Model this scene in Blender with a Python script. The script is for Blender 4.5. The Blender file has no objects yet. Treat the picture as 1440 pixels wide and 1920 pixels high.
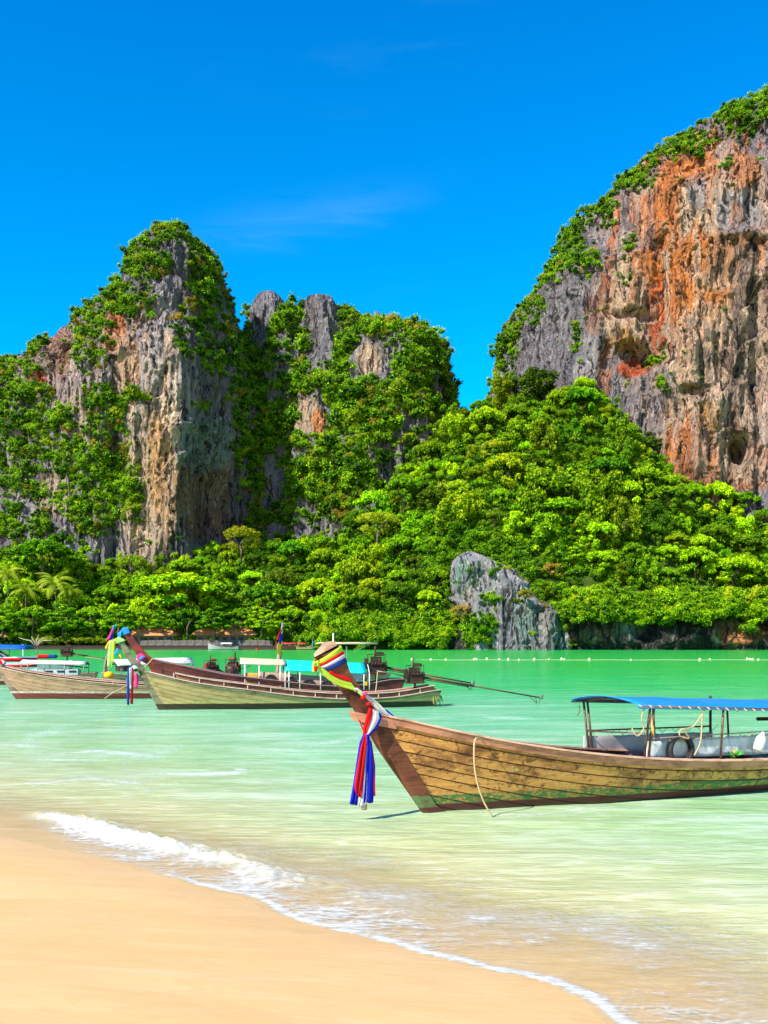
import bpy, math, random
import numpy as np
from mathutils import Vector, Matrix

SC = bpy.context.scene
C = SC.collection
R = math.radians
PI = math.pi

# ------------------------------------------------------------------ camera, sky, sun, exposure
H, F, CX, HY = 2.8, 1867.0, 720.0, 1200.0        # camera height, focal length and horizon of the 1440 x 1920 photograph
cam_d = bpy.data.cameras.new('camera'); cam = bpy.data.objects.new('camera', cam_d); C.objects.link(cam)
cam.location = (0, 0, H); cam.rotation_euler = (R(90), 0, 0)
cam_d.sensor_fit = 'VERTICAL'; cam_d.sensor_height = 36; cam_d.lens = F/1920*36; cam_d.shift_y = 240/1920
cam_d.clip_start = 0.1; cam_d.clip_end = 20000
SC.camera = cam

SUN = Vector((-0.57, -0.56, 0.68)).normalized()   # towards the sun
sun_d = bpy.data.lights.new('sun', 'SUN'); sun = bpy.data.objects.new('sun', sun_d); C.objects.link(sun)
sun_d.energy = 5.0; sun_d.angle = R(0.5); sun_d.color = (1.0, 0.94, 0.84)
sun.rotation_euler = (-SUN).to_track_quat('-Z', 'Y').to_euler()

world = bpy.data.worlds.new('World'); SC.world = world; world.use_nodes = True
SC.view_settings.view_transform = 'Standard'; SC.view_settings.look = 'None'
SC.view_settings.exposure = 0.95; SC.view_settings.gamma = 1.0; SC.view_settings.use_curve_mapping = False
SC.cycles.max_bounces = 6; SC.cycles.diffuse_bounces = 2; SC.cycles.glossy_bounces = 3
SC.cycles.transmission_bounces = 4; SC.cycles.transparent_max_bounces = 8
SC.cycles.caustics_reflective = False; SC.cycles.caustics_refractive = False
SC.cycles.use_denoising = True

# ------------------------------------------------------------------ node helper
class NT:
    def __init__(s, tree): s.t = tree; s.n = tree.nodes; s.l = tree.links
    def new(s, typ, ins=None, **kw):
        nd = s.n.new(typ)
        for k, v in kw.items(): setattr(nd, k, v)
        for k, v in (ins or {}).items():
            i = nd.inputs[k]
            if isinstance(v, bpy.types.NodeSocket): s.l.new(v, i)
            elif isinstance(v, tuple) and len(v) == 3 and i.type == 'RGBA': i.default_value = (*v, 1)
            else: i.default_value = v
        return nd
    def math(s, op, a, b=0.5, c=None, clamp=False):
        ins = {0: a, 1: b}
        if c is not None: ins[2] = c
        return s.new('ShaderNodeMath', ins, operation=op, use_clamp=clamp).outputs[0]
    def mix(s, f, a, b, mode='MIX'):
        nd = s.new('ShaderNodeMix', data_type='RGBA', blend_type=mode, clamp_factor=True)
        for sock, v in ((nd.inputs[0], f), (nd.inputs[6], a), (nd.inputs[7], b)):
            if isinstance(v, bpy.types.NodeSocket): s.l.new(v, sock)
            elif isinstance(v, tuple): sock.default_value = (*v, 1) if len(v) == 3 else v
            else: sock.default_value = v
        return nd.outputs[2]
    def noise(s, vec, scale, detail=4, rough=0.55, dist=0.0, dim='3D'):
        ins = {'Scale': scale, 'Detail': detail, 'Roughness': rough, 'Distortion': dist}
        if vec is not None: ins['Vector'] = vec
        return s.new('ShaderNodeTexNoise', ins, noise_dimensions=dim).outputs[0]
    def mapping(s, vec, scale=(1, 1, 1), loc=(0, 0, 0), rot=(0, 0, 0)):
        return s.new('ShaderNodeMapping', {'Vector': vec, 'Scale': scale, 'Location': loc, 'Rotation': rot}).outputs[0]
    def ramp(s, f, stops, interp='LINEAR'):
        nd = s.new('ShaderNodeValToRGB', {0: f}); cr = nd.color_ramp; cr.interpolation = interp
        while len(cr.elements) < len(stops): cr.elements.new(0.5)
        for e, (p, c) in zip(cr.elements, stops):
            e.position = p; e.color = (*c, 1) if isinstance(c, tuple) else (c, c, c, 1)
        return nd.outputs[0]
    def attr(s, name, out='Fac'): return s.new('ShaderNodeAttribute', attribute_name=name).outputs[out]
    def maprange(s, v, a, b, c=0.0, d=1.0, smooth=False):
        return s.new('ShaderNodeMapRange', {0: v, 1: a, 2: b, 3: c, 4: d}, interpolation_type='SMOOTHSTEP' if smooth else 'LINEAR', clamp=True).outputs[0]

w = NT(world.node_tree)
for nd in list(w.n): w.n.remove(nd)
sky = w.new('ShaderNodeTexSky', sky_type='NISHITA'); sky.sun_disc = False
sky.sun_elevation = math.asin(SUN.z); sky.sun_rotation = math.atan2(SUN.x, SUN.y)
sky.air_density = 1.0; sky.dust_density = 0.0; sky.ozone_density = 3.0; sky.altitude = 0
hs = w.new('ShaderNodeHueSaturation', {'Hue': 0.497, 'Saturation': 1.62, 'Value': 1.0, 'Color': sky.outputs[0]})
tc = w.new('ShaderNodeTexCoord')
# thin cirrus streaks, all round the sky
cv = w.mapping(tc.outputs['Generated'], scale=(2.2, 2.2, 16.0), rot=(0, R(-7), 0))
cn = w.noise(cv, 1.6, 6, 0.62, 0.6)
cn2 = w.noise(w.mapping(tc.outputs['Generated'], loc=(3, 1, 2)), 2.6, 2, 0.5)
cf = w.math('MULTIPLY', w.maprange(cn, 0.50, 0.80, 0, 1, True), w.maprange(cn2, 0.50, 0.70, 0, 0.02, True))
sp = w.new('ShaderNodeSeparateXYZ', {0: tc.outputs['Generated']})
deep = w.mix(w.maprange(sp.outputs[2], 0.05, 0.62, 0, 1), (1.75, 1.16, 1.0), (0.42, 0.87, 1.04))
blue = w.mix(1.0, hs.outputs[0], deep, 'MULTIPLY')
# one long faint wisp over the middle hill
yy = w.math('MAXIMUM', sp.outputs[1], 0.01)
ux = w.math('DIVIDE', sp.outputs[0], yy); vz = w.math('DIVIDE', sp.outputs[2], yy)
wn = w.noise(w.mapping(tc.outputs['Generated'], scale=(3, 3, 22)), 2.0, 6, 0.65, 0.8)
dd_ = w.math('DIVIDE', w.math('SUBTRACT', w.math('ADD', vz, w.math('MULTIPLY', w.math('SUBTRACT', wn, .5), .05)), w.math('ADD', w.math('MULTIPLY', ux, 0.176), 0.44)), 0.020)
gs = w.math('EXPONENT', w.math('MULTIPLY', w.math('MULTIPLY', dd_, dd_), -1.0))
wm = w.math('MULTIPLY', w.math('MULTIPLY', gs, w.maprange(ux, -0.26, -0.10, 0, 1, True)), w.maprange(ux, -0.04, 0.08, 1, 0, True))
cf = w.math('MAXIMUM', cf, w.math('MULTIPLY', w.math('MULTIPLY', wm, w.maprange(wn, .35, .65)), 0.028))
skc = w.mix(cf, blue, (6.2, 7.4, 9.0))
bg = w.new('ShaderNodeBackground', {'Color': skc, 'Strength': 0.135})
out = w.new('ShaderNodeOutputWorld', {'Surface': bg.outputs[0]})

# ------------------------------------------------------------------ numpy noise
def _hash(ix, iy, iz, seed):
    h = (ix.astype(np.int64)*374761393 + iy.astype(np.int64)*668265263 + iz.astype(np.int64)*2147483647 + seed*1274126177) & 0xFFFFFFFF
    h = ((h ^ (h >> 13))*1274126177) & 0xFFFFFFFF
    h = ((h ^ (h >> 16))*2246822519) & 0xFFFFFFFF
    return ((h ^ (h >> 15)) & 0xFFFFFF)/float(0xFFFFFF)
def vnoise(x, y, z, seed=0):
    x, y, z = np.broadcast_arrays(np.asarray(x, float), np.asarray(y, float), np.asarray(z, float))
    fx, fy, fz = np.floor(x), np.floor(y), np.floor(z)
    tx, ty, tz = x-fx, y-fy, z-fz
    tx = tx*tx*(3-2*tx); ty = ty*ty*(3-2*ty); tz = tz*tz*(3-2*tz)
    r = 0
    for dx in (0, 1):
        for dy in (0, 1):
            for dz in (0, 1):
                r = r + (tx if dx else 1-tx)*(ty if dy else 1-ty)*(tz if dz else 1-tz)*_hash(fx+dx, fy+dy, fz+dz, seed)
    return r*2-1
def fbm(x, y, z, oct=5, seed=0, gain=0.5, ridged=False):
    a, s, t = 1.0, 0, 0
    for o in range(oct):
        n = vnoise(x, y, z, seed+o*17)
        if ridged: n = 1-2*np.abs(n)
        s = s+a*n; t += a; a *= gain
        x = x*2.03+11.3; y = y*2.03-7.7; z = z*2.03+3.1
    return s/t
def sstep(a, b, x):
    t = np.clip((np.asarray(x, float)-a)/(b-a), 0, 1); return t*t*(3-2*t)

def W(px, py, D): return Vector(((px-CX)/F*D, D, H-(py-HY)/F*D))
def G(px, py, z=0.0):
    D = (H-z)*F/(py-HY); return Vector(((px-CX)/F*D, D, z))

# ------------------------------------------------------------------ object helpers
def mesh_data(name, V, Fc, mats=(), smooth=False, attrs=None, uv=None):
    """V (N,3); Fc (M,k) array or list of faces; attrs {name: (N,) or (N,4)}; uv per loop"""
    me = bpy.data.meshes.new(name)
    V = np.asarray(V, np.float32)
    if isinstance(Fc, np.ndarray):
        M, k = Fc.shape
        me.vertices.add(len(V)); me.vertices.foreach_set('co', V.ravel())
        me.loops.add(M*k); me.loops.foreach_set('vertex_index', Fc.astype(np.int32).ravel())
        me.polygons.add(M); me.polygons.foreach_set('loop_start', np.arange(0, M*k, k, dtype=np.int32))
        me.update(calc_edges=True)
    else:
        me.from_pydata([tuple(map(float, v)) for v in V], [], Fc); me.update()
    me.validate(clean_customdata=False)
    if attrs:
        for an, a in attrs.items():
            a = np.asarray(a, np.float32)
            if a.ndim == 1:
                at = me.attributes.new(an, 'FLOAT', 'POINT'); at.data.foreach_set('value', a)
            else:
                at = me.attributes.new(an, 'FLOAT_COLOR', 'POINT'); at.data.foreach_set('color', a.ravel())
    if uv is not None:
        l = me.uv_layers.new(name='UVMap'); l.data.foreach_set('uv', np.asarray(uv, np.float32).ravel())
    for m in (mats if isinstance(mats, (list, tuple)) else [mats]): me.materials.append(m)
    me.polygons.foreach_set('use_smooth', np.full(len(me.polygons), bool(smooth)))
    return me
def link(name, data, parent=None, label=None, cat=None, group=None, kind=None, loc=None):
    o = bpy.data.objects.new(name, data); C.objects.link(o)
    if parent is not None: o.parent = parent
    if loc is not None: o.location = loc
    tag(o, label, cat, group, kind)
    return o
def tag(o, label=None, cat=None, group=None, kind=None):
    if label: o['label'] = label
    if cat: o['category'] = cat
    if group: o['group'] = group
    if kind: o['kind'] = kind
    return o
def empty(name, loc=(0, 0, 0), rz=0, label=None, cat=None, group=None, parent=None):
    o = bpy.data.objects.new(name, None); C.objects.link(o); o.location = loc; o.rotation_euler = (0, 0, rz)
    o.empty_display_size = 0.3
    if parent is not None: o.parent = parent
    return tag(o, label, cat, group)

class MB:
    """collects simple solids; build() links them as one mesh object"""
    def __init__(s): s.v = []; s.f = []; s.sm = []
    def add(s, vs, fs, smooth=False):
        b = len(s.v); s.v += [tuple(v) for v in vs]; s.f += [tuple(i+b for i in f) for f in fs]; s.sm += [smooth]*len(fs); return s
    def box(s, c, size, rz=0, ry=0, rx=0, taper=1.0, bev=0.0):
        hx, hy, hz = [q/2 for q in size]
        M = Matrix.Translation(c) @ Matrix.Rotation(rz, 4, 'Z') @ Matrix.Rotation(ry, 4, 'Y') @ Matrix.Rotation(rx, 4, 'X')
        if bev <= 0:
            vs = [M @ Vector((x*(taper if z > 0 else 1), y*(taper if z > 0 else 1), z)) for z in (-hz, hz) for x, y in ((-hx, -hy), (hx, -hy), (hx, hy), (-hx, hy))]
            return s.add(vs, [(3, 2, 1, 0), (4, 5, 6, 7), (0, 1, 5, 4), (1, 2, 6, 5), (2, 3, 7, 6), (3, 0, 4, 7)])
        vs = []
        for z, i in ((-hz, bev), (-hz+bev, 0), (hz-bev, 0), (hz, bev)):
            for x, y in ((-hx+i, -hy+i), (hx-i, -hy+i), (hx-i, hy-i), (-hx+i, hy-i)): vs.append(M @ Vector((x, y, z)))
        fs = [(3, 2, 1, 0), (12, 13, 14, 15)]
        for k in range(3):
            for j in range(4): fs.append((k*4+j, k*4+(j+1) % 4, k*4+4+(j+1) % 4, k*4+4+j))
        return s.add(vs, fs)
    def tube(s, pts, r, n=8, cap=True, closed=False):
        pts = [Vector(p) for p in pts]; rs = r if isinstance(r, (list, tuple)) else [r]*len(pts)
        vs = []; N = len(pts); ref = None
        for i, p in enumerate(pts):
            d = (pts[(i+1) % N]-pts[i-1]) if closed else (pts[min(i+1, N-1)]-pts[max(i-1, 0)])
            if d.length < 1e-9: d = Vector((0, 0, 1))
            d.normalize()
            if ref is None: ref = Vector((0, 0, 1)) if abs(d.z) < 0.9 else Vector((1, 0, 0))
            a = d.cross(ref); a = a.normalized() if a.length > 1e-6 else d.orthogonal().normalized()
            b = d.cross(a).normalized(); ref = a.cross(d).normalized() if a.length else ref
            for k in range(n):
                t = 2*PI*k/n; vs.append(p+a*(math.cos(t)*rs[i])+b*(math.sin(t)*rs[i]))
        fs = []
        for i in range(N if closed else N-1):
            j = (i+1) % N
            for k in range(n): fs.append((i*n+k, i*n+(k+1) % n, j*n+(k+1) % n, j*n+k))
        if cap and not closed: fs += [tuple(range(n-1, -1, -1)), tuple((N-1)*n+k for k in range(n))]
        return s.add(vs, fs, n > 5)
    def lathe(s, prof, c=(0, 0, 0), n=16, M=None):
        vs = []; fs = []
        for (r, z) in prof:
            for k in range(n):
                t = 2*PI*k/n; v = Vector((r*math.cos(t), r*math.sin(t), z)); v = (M @ v) if M is not None else v
                vs.append(v+Vector(c))
        for i in range(len(prof)-1):
            for k in range(n): fs.append((i*n+k, i*n+(k+1) % n, (i+1)*n+(k+1) % n, (i+1)*n+k))
        fs += [tuple(range(n-1, -1, -1)), tuple((len(prof)-1)*n+k for k in range(n))]
        return s.add(vs, fs, True)
    def slab(s, ring_a, ring_b, cap=True):
        n = len(ring_a); vs = list(ring_a)+list(ring_b)
        fs = [(k, (k+1) % n, n+(k+1) % n, n+k) for k in range(n)]
        if cap: fs += [tuple(range(n-1, -1, -1)), tuple(range(n, 2*n))]
        return s.add(vs, fs)
    def sheet(s, rows, th=0.0):
        """grid of points (rows x cols); th > 0 gives it a thickness along the mean normal"""
        nr, nc = len(rows), len(rows[0]); P = [[Vector(p) for p in r] for r in rows]
        vs = [p for r in P for p in r]; fs = []
        for i in range(nr-1):
            for j in range(nc-1): fs.append((i*nc+j, i*nc+j+1, (i+1)*nc+j+1, (i+1)*nc+j))
        if th > 0:
            back = []
            for i in range(nr):
                for j in range(nc):
                    a = P[min(i+1, nr-1)][j]-P[max(i-1, 0)][j]; b = P[i][min(j+1, nc-1)]-P[i][max(j-1, 0)]
                    nn = a.cross(b); nn = nn.normalized() if nn.length > 1e-9 else Vector((0, 0, 1)); back.append(P[i][j]+nn*th)
            m = nr*nc; vs += back; fs += [tuple(reversed([i+m for i in f])) for f in list(fs)]
            for j in range(nc-1):
                fs.append((j+1, j, m+j, m+j+1)); q = (nr-1)*nc; fs.append((q+j, q+j+1, m+q+j+1, m+q+j))
            for i in range(nr-1):
                fs.append((i*nc, (i+1)*nc, m+(i+1)*nc, m+i*nc)); q = nc-1; fs.append(((i+1)*nc+q, i*nc+q, m+i*nc+q, m+(i+1)*nc+q))
        return s.add(vs, fs, True)
    def data(s, name, mat):
        me = bpy.data.meshes.new(name); me.from_pydata(s.v, [], s.f); me.update()
        me.polygons.foreach_set('use_smooth', s.sm)
        me.materials.append(mat); return me
    def build(s, name, mat, parent=None, **kw): return link(name, s.data(name, mat), parent, **kw)

def material(name):
    m = bpy.data.materials.new(name); m.use_nodes = True; t = NT(m.node_tree)
    for nd in list(t.n): t.n.remove(nd)
    return m, t
def finish(t, shader, disp=None):
    t.new('ShaderNodeOutputMaterial', {'Surface': shader})
def simple(name, col, rough=0.6, metal=0.0, var=0.25, scale=8.0, spec=0.4, trans=0.0, bump=0.0, vcol=None, emis=None):
    """painted, cloth, metal surfaces: base colour with a little noise in it"""
    m, t = material(name)
    tcn = t.new('ShaderNodeTexCoord').outputs['Object']
    n = t.noise(tcn, scale, 5, 0.6)
    dark = vcol or tuple(c*(1-var*1.6) for c in col)
    c = t.mix(t.maprange(n, 0.3, 0.7), dark, col)
    ins = {'Base Color': c, 'Roughness': rough, 'Metallic': metal, 'Specular IOR Level': spec}
    if bump: ins['Normal'] = t.new('ShaderNodeBump', {'Strength': bump, 'Distance': 0.02, 'Height': t.noise(tcn, scale*3, 4)}).outputs[0]
    b = t.new('ShaderNodeBsdfPrincipled', ins).outputs[0]
    if trans:
        tr = t.new('ShaderNodeBsdfTranslucent', {'Color': c}).outputs[0]
        b = t.new('ShaderNodeMixShader', {0: trans, 1: b, 2: tr}).outputs[0]
    finish(t, b); return m
# ------------------------------------------------------------------ shoreline, sand, sea
SHORE = np.array([(-900, 262), (-220, 268), (-160, 240), (-118, 150), (-66, 66), (-27, 29), (-11.5, 18.6), (-8.4, 16.6), (-5.9, 14.6), (-4.0, 12.9),
                  (-2.6, 11.75), (-1.43, 10.75), (-0.75, 10.05), (-0.1, 9.55), (0.55, 8.95), (1.05, 8.5), (1.40, 8.16), (1.66, 7.75), (1.82, 7.26), (2.1, 6.2), (2.7, 4.0), (4.5, 0.0), (9, -10), (60, -60), (600, -400)], float)
def shore_sd(x, y):
    """distance to the waterline in plan, positive over the water"""
    x = np.asarray(x, float); y = np.asarray(y, float)
    best = np.full(x.shape, 1e18); sg = np.ones(x.shape)
    for (ax, ay), (bx, by) in zip(SHORE[:-1], SHORE[1:]):
        dx, dy = bx-ax, by-ay; L2 = dx*dx+dy*dy
        t = np.clip(((x-ax)*dx+(y-ay)*dy)/L2, 0, 1)
        qx = x-ax-t*dx; qy = y-ay-t*dy; d = qx*qx+qy*qy
        m = d < best
        best = np.where(m, d, best); sg = np.where(m, np.sign(dx*qy-dy*qx), sg)
    return np.sqrt(best)*sg
def shore_wob(x, y):
    return 0.10*fbm(x*1.3, y*1.3, 0.0, 3, 5)+0.30*fbm(x*0.32, y*0.32, 2.0, 2, 9)
def sand_z(x, y):
    sd = shore_sd(x, y)+shore_wob(x, y)*np.exp(-(y/60.0)**2)
    z = np.where(sd > 0, -0.055*sd, -0.075*sd*np.exp(sd*0.02))
    z = np.maximum(z, -4.0); z = np.minimum(z, 2.2)
    far = sstep(270, 293, y)
    return z*(1-far)+far*(-3.0), sd
def fan(rows_D, us, fx):
    D = np.asarray(rows_D)[:, None]; u = np.asarray(us)[None, :]
    return (u*D*fx), np.broadcast_to(D, (len(rows_D), len(us))).copy()
def grid_faces(nr, nc, wrap=False):
    i = np.arange(nr-1)[:, None]; j = np.arange(nc if wrap else nc-1)[None, :]; j2 = (j+1) % nc
    return np.stack([i*nc+j, i*nc+j2, (i+1)*nc+j2, (i+1)*nc+j], -1).reshape(-1, 4)

# ---- sand: one sheet from behind the camera to beyond the cliffs, sea floor included
def make_sand():
    m, t = material('beach_sand')
    pos = t.new('ShaderNodeNewGeometry').outputs['Position']
    n1 = t.noise(t.mapping(pos, scale=(0.35, 0.9, 1)), 1.0, 5, 0.6, 0.5)
    n2 = t.noise(t.mapping(pos, scale=(0.5, 3.0, 1), rot=(0, 0, R(-32))), 1.4, 4, 0.6, 0.3)
    n3 = t.noise(pos, 90, 2, 0.6)
    c = t.mix(t.maprange(n1, 0.3, 0.7), (0.585, 0.350, 0.145), (0.635, 0.400, 0.182))
    c = t.mix(t.maprange(n2, 0.52, 0.72, 0, 0.35), c, (0.74, 0.50, 0.29))
    c = t.mix(t.maprange(n3, 0.35, 0.65, 0, 0.22), c, (0.50, 0.31, 0.14))
    wet = t.attr('wet')
    c = t.mix(t.math('MULTIPLY', wet, 0.40), c, (0.60, 0.38, 0.16))
    # tiny shell fragments and grains
    vor = t.new('ShaderNodeTexVoronoi', {'Vector': pos, 'Scale': 7.0}).outputs['Distance']
    c = t.mix(t.maprange(vor, 0.018, 0.03, 0.7, 0), c, (0.18, 0.11, 0.05))
    vor2 = t.new('ShaderNodeTexVoronoi', {'Vector': pos, 'Scale': 4.3}).outputs['Distance']
    c = t.mix(t.maprange(vor2, 0.010, 0.018, 0.7, 0), c, (0.85, 0.78, 0.66))
    n5 = t.noise(t.mapping(pos, scale=(1.2, 2.2, 1), rot=(0, 0, R(-40))), 1.6, 6, 0.62, 1.2)
    c = t.mix(t.maprange(n5, 0.50, 0.64, 0, 0.38), c, (0.53, 0.325, 0.13))
    rough = t.maprange(wet, 0, 1, 0.9, 0.42)
    h = t.math('ADD', t.math('MULTIPLY', n3, 0.25), t.noise(t.mapping(pos, scale=(2, 6, 1)), 2.0, 4))
    b = t.new('ShaderNodeBump', {'Strength': 0.35, 'Distance': 0.02, 'Height': h}).outputs[0]
    s = t.new('ShaderNodeBsdfPrincipled', {'Base Color': c, 'Roughness': rough, 'Specular IOR Level': t.maprange(wet, 0, 1, 0.08, 0.35), 'Normal': b}).outputs[0]
    finish(t, s)
    D = np.concatenate([np.linspace(-60, 2, 10)[:-1], np.linspace(2, 22, 240)[:-1], np.geomspace(22, 300, 90)[:-1], np.geomspace(300, 6000, 12)])
    us = np.linspace(-1, 1, 170); us = np.sign(us)*(np.abs(us)*0.62+np.abs(us)**5*3.4)
    X = us[None, :]*np.maximum(np.abs(D), 9)[:, None]; Y = np.broadcast_to(D[:, None], X.shape)
    z, sd = sand_z(X, Y)
    z = z+0.010*fbm(X*0.8, Y*2.2, 0, 3, 3)*(sd < 0)
    wet = np.clip(sstep(-1.5, -0.15, sd+0.35*fbm(X*0.9, Y*0.9, 1, 3, 44)), 0, 1)
    V = np.stack([X, Y, z], -1).reshape(-1, 3)
    me = mesh_data('beach', V, grid_faces(*X.shape), m, True, {'wet': wet.ravel()})
    link('beach', me, label='orange golden sand beach sloping down to the foaming waterline', kind='structure')
make_sand()

# ---- sea
FOAM = [  # thin streaks of foam on the shallow water: photo trace laid out on the water plane, width (m), strength
    ([(0, 1392), (60, 1386), (150, 1352)], 0.5, .55), ([(20, 1410), (110, 1412), (190, 1408), (290, 1418), (305, 1413)], .45, .8), ([(60, 1428), (130, 1424), (230, 1420)], .35, .6),
    ([(0, 1466), (70, 1472), (170, 1462), (250, 1470), (330, 1462)], .28, .75), ([(30, 1394), (75, 1404)], .3, .7), ([(250, 1452), (340, 1452), (400, 1452), (445, 1450), (462, 1444)], .24, .95),
    ([(445, 1440), (462, 1446)], .16, .9), ([(260, 1485), (290, 1480)], .2, .7), ([(350, 1395), (300, 1412), (190, 1425)], .4, .5), ([(560, 1408), (640, 1386), (700, 1376)], .45, .6),
    ([(480, 1420), (560, 1400), (660, 1380)], .4, .35), ([(830, 1345), (960, 1345), (1040, 1352)], .8, .55), ([(300, 1370), (420, 1372), (560, 1345)], .8, .3), ([(60, 1330), (260, 1332), (420, 1340)], .9, .5),
    ([(900, 1536), (980, 1530), (1070, 1518)], .14, .6), ([(1060, 1520), (1100, 1514)], .12, .8), ([(1280, 1530), (1400, 1532)], .25, .35), ([(1170, 1560), (1290, 1548)], .2, .3)]
CREST = [(0, 1528, 0.0), (55, 1522, .05), (80, 1530, .5), (150, 1548, 1), (240, 1576, 1), (330, 1600, .9), (420, 1618, .75), (520, 1650, .55), (620, 1668, .28), (720, 1700, .15), (860, 1735, .08)]
def make_water():
    m, t = material('sea_water')
    pos = t.new('ShaderNodeNewGeometry').outputs['Position']
    sd = t.attr('sd'); foam = t.attr('foam'); shal = t.attr('shallow')
    lg = t.math('DIVIDE', t.math('LOGARITHM', t.math('ADD', t.math('MAXIMUM', sd, 0), 1.0), 2.0), 8.0)
    wob = t.noise(t.mapping(pos, scale=(0.05, 0.14, 1)), 1.0, 4, 0.6, 0.6)
    lgw = t.math('ADD', lg, t.math('MULTIPLY', t.math('SUBTRACT', wob, 0.5), 0.16))
    col = t.ramp(lgw, [(0.0, (0.70, 0.53, 0.26)), (0.18, (0.56, 0.46, 0.21)), (0.30, (0.42, 0.47, 0.22)), (0.42, (0.28, 0.49, 0.22)), (0.54, (0.17, 0.49, 0.25)),
                       (0.63, (0.09, 0.48, 0.22)), (0.70, (0.010, 0.44, 0.12)), (0.82, (0.002, 0.40, 0.055)), (1.0, (0.001, 0.34, 0.04))])
    # pale sky sheen and darker ripple backs painted into the water colour
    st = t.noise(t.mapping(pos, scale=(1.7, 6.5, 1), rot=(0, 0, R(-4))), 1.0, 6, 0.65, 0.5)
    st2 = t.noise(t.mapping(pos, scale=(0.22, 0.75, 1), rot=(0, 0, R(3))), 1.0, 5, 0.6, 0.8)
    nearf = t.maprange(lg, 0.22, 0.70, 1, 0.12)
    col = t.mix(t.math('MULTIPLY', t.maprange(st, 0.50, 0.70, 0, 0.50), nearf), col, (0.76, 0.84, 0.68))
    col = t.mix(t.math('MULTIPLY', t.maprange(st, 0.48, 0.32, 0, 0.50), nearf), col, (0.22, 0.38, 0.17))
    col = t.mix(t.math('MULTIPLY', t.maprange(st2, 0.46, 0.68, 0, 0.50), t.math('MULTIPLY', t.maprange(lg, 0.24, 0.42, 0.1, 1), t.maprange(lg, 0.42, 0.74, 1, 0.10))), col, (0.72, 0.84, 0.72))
    # foam
    f1 = t.noise(t.mapping(pos, scale=(1.9, 6.5, 3), rot=(0, 0, R(-8))), 1.5, 8, 0.74, 1.0)
    vo = t.new('ShaderNodeTexVoronoi', {'Vector': t.mapping(pos, scale=(1, 1.6, 1)), 'Scale': 6.0, 'Randomness': 1.0}, feature='DISTANCE_TO_EDGE').outputs['Distance']
    lace = t.math('SUBTRACT', f1, t.math('MULTIPLY', t.math('MINIMUM', vo, 0.22), 0.45))
    fa = t.math('SUBTRACT', t.math('ADD', t.math('MULTIPLY', foam, 0.85), t.math('MULTIPLY', lace, 1.15)), 0.66)
    ff = t.maprange(fa, 0.02, 0.60, 0, 0.92, True)
    ff = t.math('MULTIPLY', ff, t.maprange(foam, 0.02, 0.12))
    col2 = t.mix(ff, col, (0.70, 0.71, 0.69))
    hgt = t.math('ADD', t.math('MULTIPLY', st, 0.6), t.math('MULTIPLY', t.noise(t.mapping(pos, scale=(1.0, 3.2, 1)), 0.55, 4, 0.6, 0.4), 1.3))
    hgt = t.math('ADD', hgt, t.math('MULTIPLY', t.math('MULTIPLY', ff, f1), 2.2))
    bmp = t.new('ShaderNodeBump', {'Strength': 0.55, 'Distance': 0.07, 'Height': hgt}).outputs[0]
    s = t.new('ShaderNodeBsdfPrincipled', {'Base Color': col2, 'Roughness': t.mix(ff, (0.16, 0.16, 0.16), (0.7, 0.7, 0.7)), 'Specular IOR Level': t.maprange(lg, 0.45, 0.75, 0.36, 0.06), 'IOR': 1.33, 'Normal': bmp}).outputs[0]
    tr = t.new('ShaderNodeBsdfTransparent').outputs[0]
    al = t.math('MAXIMUM', t.maprange(shal, 0.0, 1.0, 0.25, 1.0), ff)
    finish(t, t.new('ShaderNodeMixShader', {0: al, 1: tr, 2: s}).outputs[0])
    D = np.concatenate([np.linspace(3.5, 22, 430)[:-1], np.geomspace(22, 60, 150)[:-1], np.geomspace(60, 300, 110)[:-1], np.geomspace(300, 9000, 10)])
    us = np.linspace(-1, 1, 400); us = np.sign(us)*(np.abs(us)*0.50+np.abs(us)**9*3.6)
    X = us[None, :]*D[:, None]; Y = np.broadcast_to(D[:, None], X.shape).copy()
    sz, sd = sand_z(X, Y); foam = np.zeros(X.shape); z = np.zeros(X.shape)
    def polyd(pts):
        b = np.full(X.shape, 1e9); tt = np.zeros(X.shape); side = np.zeros(X.shape)
        for k in range(len(pts)-1):
            (ax, ay), (bx, by) = pts[k], pts[k+1]; dx, dy = bx-ax, by-ay
            q = np.clip(((X-ax)*dx+(Y-ay)*dy)/(dx*dx+dy*dy), 0, 1)
            ex = X-ax-q*dx; ey = Y-ay-q*dy; d = np.hypot(ex, ey); mm = d < b
            b = np.where(mm, d, b); tt = np.where(mm, k+q, tt); side = np.where(mm, np.sign(dx*ey-dy*ex), side)
        return b, tt, side
    for tr_, wd, s_ in FOAM:
        P = [tuple(G(a, b)[:2]) for a, b in tr_]
        wob_ = 0.5*fbm(X*1.1, Y*1.1, 3, 3, 21)
        d, tt, _ = polyd(P); k = np.sin(np.clip(tt/(len(P)-1), 0, 1)*PI)**0.5
        foam = np.maximum(foam, 0.74*s_*k*np.exp(-((d+wob_*wd)/wd)**2))
    P = [tuple(G(a, b)[:2]) for a, b, _ in CREST]; wts = np.array([c for _, _, c in CREST])
    d, tt, side = polyd(P); wt = np.interp(tt, np.arange(len(wts)), wts)
    sdv = d*side                                       # positive = seaward side
    sdv = sdv + 0.16*fbm(X*1.6, Y*1.6, 7, 4, 31)
    z += wt*0.12*np.exp(-(np.where(sdv > 0, sdv/0.42, sdv/0.20))**2)*(1+0.55*fbm(X*5, Y*5, 1, 3, 37)+0.35*fbm(X*14, Y*14, 1, 2, 38))
    swell = np.exp(-(((X+6.6)/2.6)**2+((Y-15.6)/1.6)**2)); 
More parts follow.
